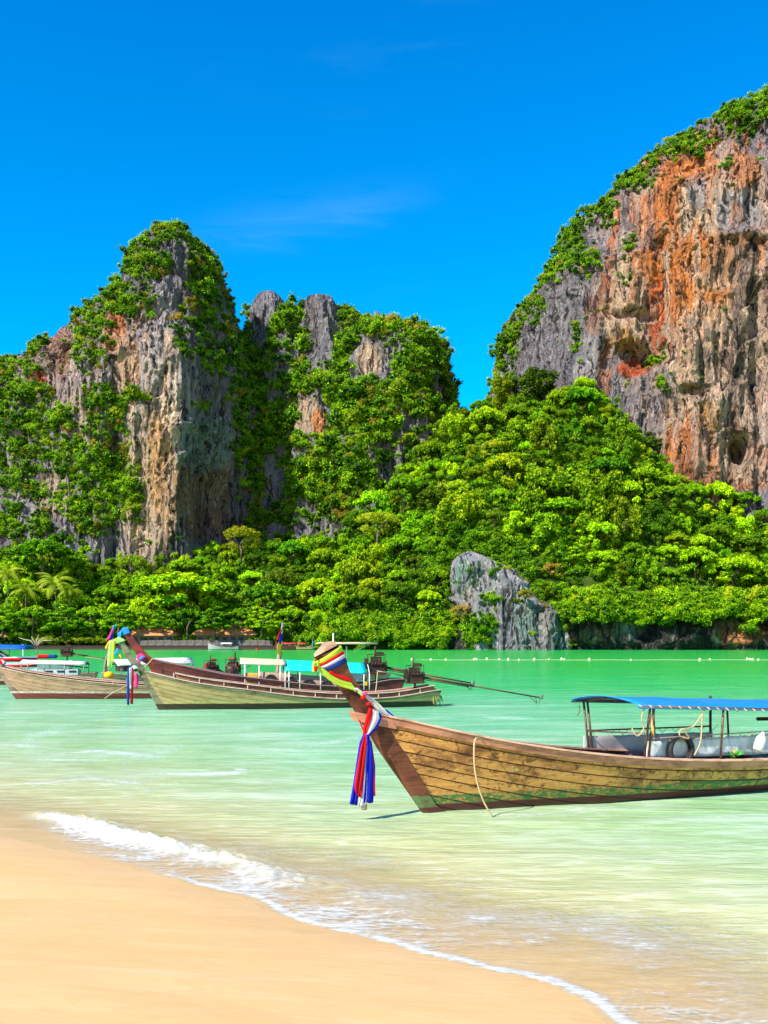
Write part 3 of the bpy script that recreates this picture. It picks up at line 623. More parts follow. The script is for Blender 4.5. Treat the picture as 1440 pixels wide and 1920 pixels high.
# ------------------------------------------------------------------ foliage
def foliage_material(name, cols, trans=0.32):
    """cols: dark, mid, bright leaf colours of one kind of plant"""
    m, t = material(name)
    pos = t.new('ShaderNodeNewGeometry').outputs['Position']
    oi = t.new('ShaderNodeObjectInfo')
    lv = t.attr('lv')
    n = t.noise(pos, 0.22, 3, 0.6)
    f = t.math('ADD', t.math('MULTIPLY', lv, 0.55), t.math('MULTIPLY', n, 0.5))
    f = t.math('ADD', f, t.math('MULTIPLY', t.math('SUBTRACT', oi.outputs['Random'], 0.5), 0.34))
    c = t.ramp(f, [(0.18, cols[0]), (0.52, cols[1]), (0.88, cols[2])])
    c = t.mix(1.0, c, oi.outputs['Color'], 'MULTIPLY')
    d = t.new('ShaderNodeBsdfPrincipled', {'Base Color': c, 'Roughness': 0.65, 'Specular IOR Level': 0.12}).outputs[0]
    tr = t.new('ShaderNodeBsdfTranslucent', {'Color': t.mix(1.0, c, (1.25, 1.2, 0.5), 'MULTIPLY')}).outputs[0]
    finish(t, t.new('ShaderNodeMixShader', {0: trans, 1: d, 2: tr}).outputs[0]); return m
LEAF = foliage_material('leaves', ((0.010, 0.045, 0.001), (0.11, 0.30, 0.001), (0.42, 0.64, 0.002)), 0.22)
LEAFY = foliage_material('yellow_leaves', ((0.12, 0.20, 0.004), (0.32, 0.42, 0.008), (0.62, 0.60, 0.03)))
LEAFB = foliage_material('rusty_leaves', ((0.13, 0.13, 0.01), (0.32, 0.22, 0.02), (0.50, 0.38, 0.05)))
BARK = simple('bark', (0.20, 0.15, 0.11), 0.9, var=0.4, scale=1.5, spec=0.1)

def leaf_cards(rng, P, Nrm, size, jitter=0.75, asp=1.5):
    """quads at P facing roughly along Nrm; returns V, F, lv"""
    n = len(P)
    nn = Nrm+rng.normal(0, jitter, (n, 3)); nn /= np.linalg.norm(nn, axis=1)[:, None]+1e-9
    a = np.cross(nn, rng.normal(0, 1, (n, 3))); a /= np.linalg.norm(a, axis=1)[:, None]+1e-9
    b = np.cross(nn, a); s = (size*rng.uniform(0.6, 1.35, n))[:, None]
    fold = nn*s*0.25
    V = np.stack([P-a*s*asp/2, P-b*s/2-fold, P+a*s*asp/2, P+b*s/2-fold], 1).reshape(-1, 3)
    Fc = np.arange(n*4).reshape(-1, 4)
    lv = np.repeat(rng.uniform(0, 1, n), 4)
    return V, Fc, lv
ICO = None
def ico():
    global ICO
    if ICO is None:
        import bmesh
        bm = bmesh.new(); bmesh.ops.create_icosphere(bm, subdivisions=2, radius=1)
        ICO = (np.array([v.co[:] for v in bm.verts]), np.array([[v.index for v in f.verts] for f in bm.faces])); bm.free()
    return ICO
def crown_mesh(name, seed, lobes, leaf, per, mat, squash=0.8, core=0.58, upbias=0.35):
    """lobes: (x,y,z,r); each lobe a shell of leaf cards round an inner mass coloured dark as crown shade"""
    rng = np.random.default_rng(seed); Vs, Fs, Ls = [], [], []; off = 0
    iv, jf = ico()
    for (x, y, z, r) in lobes:
        n = max(12, int(per*r*r))
        d = rng.normal(0, 1, (n, 3)); d[:, 2] = d[:, 2]+upbias; d /= np.linalg.norm(d, axis=1)[:, None]
        ph = rng.uniform(0, 9, 3); rad = r*(rng.uniform(0.60, 1.14, n)+0.22*np.sin(d[:, 0]*6+ph[0])*np.cos(d[:, 1]*7+ph[1])*np.cos(d[:, 2]*5+ph[2])+0.10*np.sin(d[:, 0]*15+ph[1])*np.cos(d[:, 1]*14))
        P = np.array([x, y, z])+d*rad[:, None]*np.array([1, 1, squash])
        V, Fc, lv = leaf_cards(rng, P, d+np.array([0, 0, .35]), np.full(n, leaf))
        lv = np.clip(lv*0.8+0.12+0.18*d[np.repeat(np.arange(n), 4), 2], 0, 1)  # upper leaves toned lighter, light from above put into the colour
        Vs.append(V); Fs.append(Fc+off); Ls.append(lv); off += len(V)
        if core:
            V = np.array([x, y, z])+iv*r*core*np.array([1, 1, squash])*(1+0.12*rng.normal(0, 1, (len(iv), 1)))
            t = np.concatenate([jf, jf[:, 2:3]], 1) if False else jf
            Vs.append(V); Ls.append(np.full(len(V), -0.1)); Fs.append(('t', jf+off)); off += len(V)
    V = np.concatenate(Vs); L = np.concatenate(Ls)
    quads = np.concatenate([f for f in Fs if not isinstance(f, tuple)]); tris = [f[1] for f in Fs if isinstance(f, tuple)]
    q2 = np.concatenate([quads[:, [0, 1, 2]], quads[:, [0, 2, 3]]]); allf = np.concatenate([q2]+tris) if tris else q2
    return mesh_data(name, V, allf, mat, False, {'lv': L})
def dome_lobes(rng, R_, Hh, n, r0=.26, base=0.15):
    L = []
    for k in range(n):
        a = k*2.39996+rng.uniform(-.3, .3); t = (k+.5)/n; rad = R_*math.sqrt(t)*0.92
        z = Hh*math.sqrt(max(0, 1-(rad/R_)**2*0.92))*rng.uniform(.85, 1.05)-Hh*base
        L.append((rad*math.cos(a), rad*math.sin(a), z, R_*r0*rng.uniform(.75, 1.25)))
    for k in range(n//3):
        a = rng.uniform(0, 2*PI); rad = R_*rng.uniform(.55, .9); L.append((rad*math.cos(a), rad*math.sin(a), -Hh*rng.uniform(.0, .45), R_*r0*rng.uniform(.7, 1.1)))
    return L
def layer_lobes(rng, R_, Hh, tiers=6, n=13):
    L = []
    for k in range(tiers):
        zz = Hh*(k/(tiers-1))-Hh*.35; rr = R_*(1-0.6*(k/(tiers-1))**2)
        m = max(3, int(n*(rr/R_)**1.2))
        for j in range(m):
            a = 2*PI*j/m+k*0.9+rng.uniform(-.3, .3); q = rr*rng.uniform(.55, .95)
            L.append((q*math.cos(a), q*math.sin(a), zz+rng.uniform(-.6, .6)-0.08*q, R_*rng.uniform(.12, .23)))
    return L
rg = np.random.default_rng(5)
CROWNS = {}
for k in range(6): CROWNS['dome', k] = crown_mesh('crown_dome', 10+k, dome_lobes(rg, 6.0, 5.0, 34, .19), 0.42, 88, LEAF, 0.8)
for k in range(4): CROWNS['lump', k] = crown_mesh('crown_lump', 30+k, [(rg.normal(0, 2.6), rg.normal(0, 2.6), rg.uniform(-4.5, 4.5), rg.uniform(.8, 1.8)) for _ in range(34)], 0.42, 88, LEAF, 0.85)
for k in range(3): CROWNS['layer', k] = crown_mesh('crown_layer', 40+k, layer_lobes(rg, 7.5, 6.5), 0.44, 66, LEAF, 0.36)
for k in range(3): CROWNS['open', k] = crown_mesh('crown_open', 50+k, dome_lobes(rg, 6.0, 4.5, 22, .2), 0.42, 46, LEAFY, 0.75, core=0)
for k in range(2): CROWNS['rust', k] = crown_mesh('crown_rusty', 60+k, dome_lobes(rg, 3.0, 2.4, 12, .3), 0.32, 90, LEAFB, 0.75, core=.5)
def trunk_mesh(name, h, r, seed, spread=3.0):
    rng = random.Random(seed); b = MB()
    top = Vector((rng.uniform(-.6, .6), rng.uniform(-.6, .6), h*0.62))
    b.tube([(0, 0, -1.5), (rng.uniform(-.2, .2), rng.uniform(-.2, .2), h*.3), top], [r*1.25, r*.95, r*.7], 7)
    for k in range(4):
        a = k*PI/2+rng.uniform(-.5, .5); e = top+Vector((math.cos(a)*spread, math.sin(a)*spread, h*.34))
        b.tube([top-Vector((0, 0, .4)), top.lerp(e, .5)+Vector((0, 0, -.3)), e], [r*.6, r*.4, r*.15], 5)
    return b.data(name, BARK)
TRUNKS = [trunk_mesh('tree_trunk', 7.0, .34, k) for k in range(4)]

def tree(x, y, kind, var, s=1.0, color=(1, 1, 1), label=None, group=None, name='rainforest_tree', z=None, sz=None, trunk=1.0, rz=0.0, cat='tree'):
    zz = float(terrain_z(np.array([x]), np.array([y]))[0]) if z is None else z
    t = empty(name, (x, y, zz), rz, label, cat, group)
    th = 5.2*s*trunk
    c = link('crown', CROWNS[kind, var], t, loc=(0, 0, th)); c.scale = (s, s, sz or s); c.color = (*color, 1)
    k = link('trunk', TRUNKS[var % 4], t); k.scale = (s, s, th/5.2*1.02)
    return t
# ------------------------------------------------------------------ forest: every tree that can be told apart is an object
rng = np.random.default_rng(2024)
placed = []
def ok(p, d):
    for q, e in placed:
        if (p[0]-q[0])**2+(p[1]-q[1])**2+(p[2]-q[2])**2 < (0.5*(d+e))**2: return False
    return True
def tz(x, y): return float(terrain_z(np.array([x]), np.array([y]))[0])
# named trees first: photo x, y of the crown centre, distance, kind, crown radius (m)
SPECIAL = [
    (335, 1118, 301, 'dome', 0, 15.0, (1.25, 1.15, .6), 'huge spreading tree with a broad bright yellow-green dome behind the left beach', .62),
    (508, 1132, 301, 'dome', 1, 9.6, (1.0, 1.0, .8), 'round full-crowned green tree between the bungalows and the hill foot', .85),
    (757, 925, 322, 'dome', 2, 6.4, (.72, .82, .8), 'dark round-topped tree standing out before the middle hill', 1.15),
    (80, 1050, 312, 'dome', 3, 10.5, (.9, 1.0, .8), 'big domed dark green tree rising behind the palms', .8),
    (708, 985, 312, 'open', 0, 7.6, (1, 1, 1), 'airy yellow-leaved tree in front of the middle hill', .8),
    (452, 1015, 322, 'open', 1, 6.6, (.95, .78, .8), 'yellow-brown leaved tree at the foot of the left cliff', 1.1),
    (935, 850, 322, 'open', 2, 7.0, (.8, .85, .8), 'pale yellow-green tree high on the saddle between the cliffs', .9),
    (1035, 1075, 296, 'rust', 0, 4.2, (1, .9, 1), 'rusty orange-leaved small tree above the pale outcrop', .9),
    (868, 1150, 285, 'rust', 1, 3.6, (1.1, 1, 1), 'orange-tinted shrubby tree just left of the pale outcrop', .9),
    (985, 1118, 277.5, 'rust', 0, 2.7, (1, 1.1, .9), 'bushy green and orange tree on the lower ledge of the outcrop', .8),
    (1190, 735, 336, 'open', 1, 5.5, (.9, .8, .9), 'thin pale tree against the foot of the right cliff', 1.2),
    (1050, 965, 306, 'dome', 4, 8.5, (.95, 1.05, .8), 'large rounded green tree in the middle of the right slope', .8),
    (1375, 1075, 296, 'dome', 5, 9.0, (1.15, 1.1, .7), 'bright flat-topped tree low on the slope at the right edge', .7),
    (900, 795, 338, 'lump', 1, 5.0, (.8, .85, .8), 'dark tree on the skyline of the saddle beside the right cliff', 1.0),
    (845, 775, 340, 'lump', 2, 4.0, (.8, .85, .8), 'small dark tree at the right shoulder of the middle hill', 1.0),
]
for px, py, D, kind, var, rad, colr, lab, szf in SPECIAL:
    p = W(px, py, D); base = {'dome': 6.6, 'open': 6.6, 'lump': 6.0, 'layer': 8.0, 'rust': 3.4}[kind]; s = rad/base
    z0 = p.z-5.2*s
    t = tree(p.x, p.y, kind, var, s, colr, lab, None, 'rainforest_tree', z=z0, sz=s*szf, rz=rng.uniform(0, 6)); placed.append(((p.x, p.y, p.z), rad*1.25))
# rain trees with tiered branches along the beach at the left
k = 0; BT = []
for px, D, rad, col in [(-60, 297, 7, .9), (5, 295, 7, 1), (62, 296, 6.5, .92), (118, 295, 7.4, 1.05), (172, 296, 6.6, .95), (222, 294, 6.6, 1.0), (262, 297, 6.2, .85), (306, 295.5, 5.6, .95), (352, 295, 6.8, .9), (402, 293.5, 6.4, 1.02), (455, 296, 6.0, .9), (492, 294, 6.2, .98), (545, 296, 6.4, .85)]:
    p = W(px, 1163, D); s = rad/8.2
    t = tree(p.x, p.y, 'layer' if k % 2 else 'dome', k % 3, s, (col, col, .9), 'low tree with flat tiered branches overhanging the left beach', 'tiered trees along the left beach', 'beach_tree', z=p.z-4.4*s-.5, rz=rng.uniform(0, 6), sz=s*1.0); k += 1; BT.append(t)
    placed.append(((p.x, p.y, p.z), rad*1.1))
# the rest of the forest, zone by zone
ZONES = [(-400, 470, 'trees below the left cliff'), (470, 840, 'trees before the middle hill'), (840, 1120, 'trees on the saddle side of the slope'), (1120, 1700, 'trees under the right cliff')]
PLACES = [(-400, 110, 'behind the palms'), (110, 240, 'right of the palms'), (240, 430, 'behind the big dome tree'), (430, 560, 'below the dark cleft'), (560, 700, 'below the middle hill'), (700, 840, 'left of the pale outcrop'),
          (840, 960, 'above the pale outcrop'), (960, 1110, 'right of the pale outcrop'), (1110, 1250, 'below the orange hollow'), (1250, 1370, 'below the round cave'), (1370, 1700, 'at the right edge')]
LAB = {}
cnt = 0; tries = 0
while cnt < 285 and tries < 26000:
    tries += 1
    px = rng.uniform(-60, 1500); y = rng.uniform(290, 337); x = (px-CX)/F*y; z = tz(x, y)
    if z < -1: continue
    ys = float(shore_far(x))
    if y < ys+2.0: continue
    if px < 560 and y < ys+11: continue
    if 262 < px < 330 and y < 303: continue
    if px > 1062 and y < ys+6: continue
    rad = rng.choice([3.4, 4.4, 5.6, 6.8, 8.0], p=[.2, .25, .25, .2, .1])
    q = z+rad*1.05; py = HY-F*(q-H)/y
    if 835 < px < 1010 and y < 300 and py > 1010: continue
    if not ok((x, y, q), rad*1.38): continue
    r = rng.uniform()
    kind, var = ('dome', int(rng.integers(6))) if r < .55 else (('lump', int(rng.integers(4))) if r < .90 else (('open', int(rng.integers(3))) if r < .94 else ('layer', int(rng.integers(3)))))
    base = {'dome': 6.6, 'open': 6.6, 'lump': 5.6, 'layer': 8.0}[kind]; s = rad/base
    br = rng.choice([.5, .78, 1.05, 1.35], p=[.2, .3, .3, .2])*rng.uniform(.9, 1.15); yel = rng.uniform(.75, 1.45)
    low = sstep(1000, 1130, py)*0.25
    colr = (min(1.45, br*yel*(1+low*1.1)), min(1.3, br*(1+low)), .8*br)
    if kind == 'open': colr = (.62*br, .8*br, .6)
    zn = [q for q in ZONES if q[0] <= px < q[1]][0]; pl = [q for q in PLACES if q[0] <= px < q[1]][0][2]
    size = 'small' if rad < 4 else ('large' if rad > 6.5 else 'mid-sized'); tone = 'yellowish' if kind == 'open' else ('dark' if br < .78 else ('bright' if br*yel > 1.15 else 'green'))
    form = {'dome': 'round-crowned', 'lump': 'lumpy', 'open': 'airy', 'layer': 'tiered'}[kind]
    band_ = 'high up' if py < 900 else ('halfway up' if py < 1030 else ('low down' if py < 1120 else 'near the water'))
    _t = tree(x, y, kind, var, s, colr, 'x', zn[2], z=z-.4, sz=s*rng.uniform(.95, 1.35), rz=rng.uniform(0, 6), trunk=.85)
    placed.append(((x, y, q), rad*1.38)); cnt += 1; LAB.setdefault(f'{size} {tone} {form} tree {band_} {pl}', []).append((px, _t))
ORD = ['first', 'second', 'third', 'fourth', 'fifth', 'sixth', 'seventh', 'eighth', 'ninth', 'tenth', 'eleventh', 'twelfth', 'thirteenth', 'fourteenth', 'fifteenth', 'sixteenth', 'seventeenth', 'eighteenth', 'nineteenth', 'twentieth', 'twenty-first']
NUM = ['', 'one', 'two', 'three', 'four', 'five', 'six', 'seven', 'eight', 'nine', 'ten']
for lb, ms in LAB.items():
    ms.sort(key=lambda q: q[0])
    for i, (_, o) in enumerate(ms): o['label'] = lb if len(ms) == 1 else (f'{lb}, {"left" if i == 0 else "right"} of two' if len(ms) == 2 else f'{lb}, {ORD[i]} from left of {NUM[len(ms)]}')
for i, o in enumerate(BT): o['label'] = f'low spreading tree overhanging the left beach, {ORD[i]} from the left'

# ------------------------------------------------------------------ stuff: bushes nobody could count, through geometry nodes
def scatter(name, P, S, protos, label, colour=(1, 1, 1), flat=(1, 1, 1)):
    n = len(P); r = np.random.default_rng(len(name)+n)
    me = bpy.data.meshes.new(name); me.vertices.add(n); me.vertices.foreach_set('co', np.asarray(P, np.float32).ravel())
    a = me.attributes.new('scl', 'FLOAT_VECTOR', 'POINT'); sv = np.asarray(S)[:, None]*r.uniform(.75, 1.25, (n, 3))*np.array(flat); a.data.foreach_set('vector', sv.astype(np.float32).ravel())
    a = me.attributes.new('rot', 'FLOAT_VECTOR', 'POINT'); rv = np.stack([r.normal(0, .25, n), r.normal(0, .25, n), r.uniform(0, 6.28, n)], 1); a.data.foreach_set('vector', rv.astype(np.float32).ravel())
    a = me.attributes.new('pick', 'INT', 'POINT'); a.data.foreach_set('value', r.integers(0, len(protos), n).astype(np.int32))
    o = link(name, me, label=label, kind='stuff'); o.color = (*colour, 1)
    col = bpy.data.collections.new(name+'_kinds')
    for pm in protos:
        po = bpy.data.objects.new('bush', pm); col.objects.link(po); po.color = (*colour, 1)
    ng = bpy.data.node_groups.new(name, 'GeometryNodeTree')
    ng.interface.new_socket('Geometry', in_out='INPUT', socket_type='NodeSocketGeometry'); ng.interface.new_socket('Geometry', in_out='OUTPUT', socket_type='NodeSocketGeometry')
    gi = ng.nodes.new('NodeGroupInput'); go = ng.nodes.new('NodeGroupOutput')
    iop = ng.nodes.new('GeometryNodeInstanceOnPoints'); ci = ng.nodes.new('GeometryNodeCollectionInfo')
    ci.inputs['Collection'].default_value = col; ci.inputs['Separate Children'].default_value = True; ci.inputs['Reset Children'].default_value = True
    def na(nm, typ):
        q = ng.nodes.new('GeometryNodeInputNamedAttribute'); q.data_type = typ; q.inputs['Name'].default_value = nm
        return [z for z in q.outputs if z.enabled and z.name == 'Attribute'][0]
    iop.inputs['Pick Instance'].default_value = True
    ng.links.new(gi.outputs[0], iop.inputs['Points']); ng.links.new(ci.outputs[0], iop.inputs['Instance'])
    ng.links.new(na('pick', 'INT'), iop.inputs['Instance Index'])
    ng.links.new(na('rot', 'FLOAT_VECTOR'), iop.inputs['Rotation']); ng.links.new(na('scl', 'FLOAT_VECTOR'), iop.inputs['Scale'])
    ng.links.new(iop.outputs[0], go.inputs[0])
    md = o.modifiers.new('scatter', 'NODES'); md.node_group = ng
    return o
def bush_mesh(seed, mat=LEAF, n=6, per=46):
    r = np.random.default_rng(seed)
    L = [(r.normal(0, .42), r.normal(0, .42), r.uniform(-.25, .5), r.uniform(.34, .58)) for _ in range(n)]
    return crown_mesh('bush', seed, L, 0.105, per*4.6, mat, .85, core=.6)
BUSH = [bush_mesh(100+k) for k in range(6)]; BUSHY = [bush_mesh(120+k, LEAFY) for k in range(2)]; BUSHB = [bush_mesh(130, LEAFB)]
CP = np.concatenate([c[0] for c in CLIFF_PTS]); CS = np.concatenate([c[1] for c in CLIFF_PTS]); CK = np.concatenate([c[2] for c in CLIFF_PTS])
scatter('cliff_vegetation', CP, CS*0.95, BUSH*5+BUSHY+BUSHB, 'bushes and creepers clinging to the limestone cliffs', (.98, .98, .9))
n = 7000
px = rng.uniform(-150, 1600, n); y = 288+rng.uniform(0, 1, n)*52; x = (px-CX)/F*y; z = terrain_z(x, y)
sf = shore_far(x)
keep = (z > .6) & ~((px > 1062) & (y < sf+5)) & ~((px < 565) & (y < sf+9)) & ~((px > 845) & (px < 1010) & (y < 291))
P = np.stack([x, y, z+.5], 1)[keep]
scatter('forest_undergrowth', P, rng.uniform(1.4, 3.0, len(P)), BUSH*6+BUSHY, 'dense undergrowth filling the gaps between the slope trees', (.85, .9, .8))
px = np.concatenate([rng.uniform(-150, 250, 500), rng.uniform(480, 565, 120)]); y = 297+rng.uniform(0, 5, len(px)); x = (px-CX)/F*y
scatter('beach_shrubs', np.stack([x, y, terrain_z(x, y)+1.0], 1), rng.uniform(1.6, 3.2, len(px)), BUSH, 'dark bushes under the tiered trees at the back of the left beach', (.6, .7, .6))
# hedge of creepers hanging over the water's edge
pts, sc_ = [], []
for _ in range(1500):
    px = rng.uniform(575, 1560)
    if 930 < px < 1062: continue
    t_ = rng.uniform(0, 1)**1.3; top = 1156 if px > 1062 else 1200
    droop = 22*max(0, float(vnoise(px/22., 0, 0, 5))) + 14*float(vnoise(px/7., 3, 0, 6)) + (10 if 1300 < px < 1400 else 0)*-1
    py = top-46*t_+droop*(1-t_); D = 284.5+float(shore_far((px-CX)/F*288.))-288+6*t_+rng.uniform(-1, 1)
    if 848 < px < 930: D += 4
    if px > 1062: D -= 5.5
    pts.append(W(px, py, D)); sc_.append(rng.uniform(1.2, 2.6))
scatter('waterside_creepers', np.array(pts), np.array(sc_), BUSH*4+BUSHY, 'bright creepers and bushes spilling towards the far waterline', (1.25, 1.15, .7))

# ------------------------------------------------------------------ coconut palms
FROND_M = foliage_material('palm_fronds', ((0.12, 0.22, 0.01), (0.28, 0.40, 0.015), (0.55, 0.55, 0.05)), .3)
def frond_data(seed):
    r = random.Random(seed); b = MB(); N = 12; Ln = 4.6
    cur = [Vector((Ln*(i/N), 0, 1.1*math.sin(i/N*PI*0.75)-2.3*(i/N)**2.4)) for i in range(N+1)]
    b.tube(cur, [.05*(1-i/(N+2)) for i in range(N+1)], 4)
    for i in range(1, N+1):
        for sd in (-1, 1):
            for h in (0, .5):
                p = cur[i-1].lerp(cur[i], h); d = (cur[i]-cur[i-1]).normalized(); ll = 1.15*math.sin(PI*min(.97, (i+h)/(N+1.2)))+.15
                e = p+d*ll*.55+Vector((0, sd*ll*.75, -ll*.45+r.uniform(-.1, .1)))
                q = d*.09; b.add([p-q, p+q, e+q*.2, e-q*.2], [(0, 1, 2, 3)])
    me = b.data('frond', FROND_M); a = me.attributes.new('lv', 'FLOAT', 'POINT'); a.data.foreach_set('value', np.random.default_rng(seed).uniform(.2, .9, len(me.vertices)).astype(np.float32)); return me
FRONDS = [frond_data(k) for k in range(4)]
for i, (px, py, D, s, lab) in enumerate([(14, 1074, 300, 1.2, 'tall coconut palm at the far left edge of the forest'), (48, 1106, 300, 1.1, 'coconut palm with yellowing fronds, the middle one of the left group'), (104, 1092, 300, 1.45, 'coconut palm with the widest yellow-green fronds behind the left beach'), (130, 1108, 300, 1.0, 'small coconut palm tucked close beside the widest palm')]):
    p = W(px, py, D); r = random.Random(i)
    t = empty('coconut_palm', (p.x, p.y, 0.4), r.uniform(0, 6), lab, 'palm tree')
    h = p.z-.9; b = MB(); b.tube([(0, 0, -.5), (.25, 0, h*.35), (.1, .1, h*.7), (0, 0, h)], [.24, .17, .14, .13], 7); b.build('trunk', BARK, t)
    for k in range(17):
        a = k*2.4; f = link('frond', FRONDS[k % 4], t, loc=(0, 0, h)); f.rotation_euler = (0, R(-48+78*((k*5) % 17)/17.), a); f.scale = (s, s, s)

# ------------------------------------------------------------------ bungalows, wall and low hedge on the far beach
TILE = simple('clay_roof', (0.72, 0.30, 0.13), .85, var=.3, scale=1.2, spec=.1)
WALLM = simple('bungalow_wall', (0.30, 0.20, 0.13), .9, var=.3, scale=1.0)
DARKM = simple('dark_opening', (0.012, 0.012, 0.014), .5, var=.1)
CONC = simple('grey_concrete', (0.22, 0.19, 0.165), .9, var=.45, scale=.7, spec=.1)
def bungalow(px, D, wd, dp, hw, hr, lab, rz=0.0):
    p = W(px, 1200, D); t = empty('beach_bungalow', (p.x, D, 1.2), rz, lab, 'bungalow', 'bungalows under the trees')
    b = MB(); b.box((0, 0, hw/2-.6), (wd, dp, hw+1.2)); b.build('wall', WALLM, t)
    nw = int(wd/2.2)
    for k in range(nw):
        xx = -wd/2+(k+.5)*wd/nw
        f = MB().box((xx, -dp/2-.03, hw*.52), (1.5, .12, 1.7)); q = f.build('window', CONC, t)
        MB().box((xx, -dp/2-.12, hw*.52), (1.28, .08, 1.46)).build('pane', DARKM, q)
    ov = 1.2; rr = MB(); a, c = wd/2+ov, dp/2+ov; th = .22
    rd = wd/2-dp*.35
    for dz, flip in ((0, 0),):
        pts = [(-a, -c, hw), (a, -c, hw), (a, c, hw), (-a, c, hw), (-rd, 0, hw+hr), (rd, 0, hw+hr)]
        lo = [(x, y, z-th) for x, y, z in pts]
        rr.add(pts+lo, [(0, 1, 5, 4), (1, 2, 5), (2, 3, 4, 5), (3, 0, 4), (6, 10, 11, 7), (7, 11, 8), (8, 11, 10, 9), (9, 10, 6), (0, 6, 7, 1), (1, 7, 8, 2), (2, 8, 9, 3), (3, 9, 6, 0)])
    # courses of tiles as raised ribs on the front slope
    for k in range(1, 7):
        f = k/7; y0 = -c+f*c; z0 = hw+f*hr; hwid = a-(a-rd)*f
        rr.box((0, y0, z0+.04), (2*hwid, .16, .10), rx=math.atan2(hr, c))
    rr.build('roof', TILE, t); return t
bungalow(290, 299, 13, 7, 3.1, 2.8, 'brown bungalow with an orange tiled roof glimpsed behind the left beached boats')
bungalow(425, 299.5, 17, 7, 3.3, 3.0, 'long bungalow with an orange roof and dark windows above the concrete wall')
bungalow(-8, 300, 9, 6, 2.6, 2.2, 'small hut with a pale orange roof at the left edge of the beach')
t = empty('sea_wall', tuple(W(380, 1216, 293.2)*1)[:2]+(0.0,), 0, 'low weathered grey concrete panel wall in front of the bungalows', 'wall')
x0, x1 = W(262, 0, 293).x-t.location.x, W(512, 0, 293).x-t.location.x; nn_ = 17
pm = MB().box((0, 0, 0), ((x1-x0)/nn_-.10, .30, 2.1), bev=.04).data('panel', CONC)
for k in range(nn_):
    o = link('panel', pm, t, loc=(x0+(k+.5)*(x1-x0)/nn_, 0.06*((k*7) % 3-1), 1.6+.05*((k*5) % 4)))
MB().box(((x0+x1)/2, 0, .30), (x1-x0, .5, .9)).build('footing', CONC, t)
hedge = []
for _ in range(260):
    px = rng.uniform(70, 215); hedge.append(W(px, 1203-rng.uniform(0, 4), 292+rng.uniform(0, 2)))
scatter('yellow_hedge', np.array(hedge), rng.uniform(.5, .9, 260), BUSHY+BUSH[:1], 'clipped yellow-green hedge under the trees on the left beach', (1, .9, .8))
# drifting branch and a fallen bleached tree under the outcrop
b = MB(); p = W(68, 1196, 291)
for k in range(5):
    a = [0.2, .9, 1.9, 2.6, 1.4][k]; ln = [6, 5, 4, 6, 5][k]; b.tube([(0, 0, -1.2), (math.cos(a)*ln*.3, -.3, ln*.12), (math.cos(a)*ln*.7, -.6, .5+ln*.2*math.sin(a)), (math.cos(a)*ln, -.2, .4+ln*.42*math.sin(a))], [.28, .2, .13, .05], 6)
o = b.build('bare_branches', simple('bleached_wood', (.50, .38, .28), .9, var=.3)); o.location = (p.x, p.y, 1.9); tag(o, 'pale bare spreading branches under the trees at the left beach', 'branches')
# floating buoys
BUOY = simple('buoy_white', (.72, .66, .42), .5, var=.1)
bd = MB().lathe([(.0, -.22), (.14, -.19), (.24, -.05), (.25, .05), (.2, .17), (.09, .26), (.05, .34), (.0, .36)], n=12).data('buoy', BUOY)
BX = [772, 808, 836, 889, 893, 913, 936, 953, 973, 1002, 1029, 1053, 1058, 1105, 1183, 1312, 1331, 1401, 1406, 1411, 1422]
for k, px in enumerate(BX):
    p = G(px, 1237.5+.6*math.sin(k)); o = link('swim_buoy', bd, label=f'small cream float on the line across the bay, {ORD[k]} from the left', cat='buoy', group='line of floats marking the swimming area', loc=(p.x, p.y, .05))
    o.scale = (.66+.14*math.sin(k*3),)*3
ln = MB(); P = [G(BX[0], 1238)]+[G(BX[0]+(BX[-1]+60-BX[0])*k/40, 1237.7) for k in range(1, 41)]
ln.tube([(p.x, p.y, .03+.02*math.sin(i)) for i, p in enumerate(P)], .03, 5); o = ln.build('float_line', simple('line_rope', (.55, .60, .45), .8)); tag(o, 'thin rope joining the row of cream floats', 'rope')
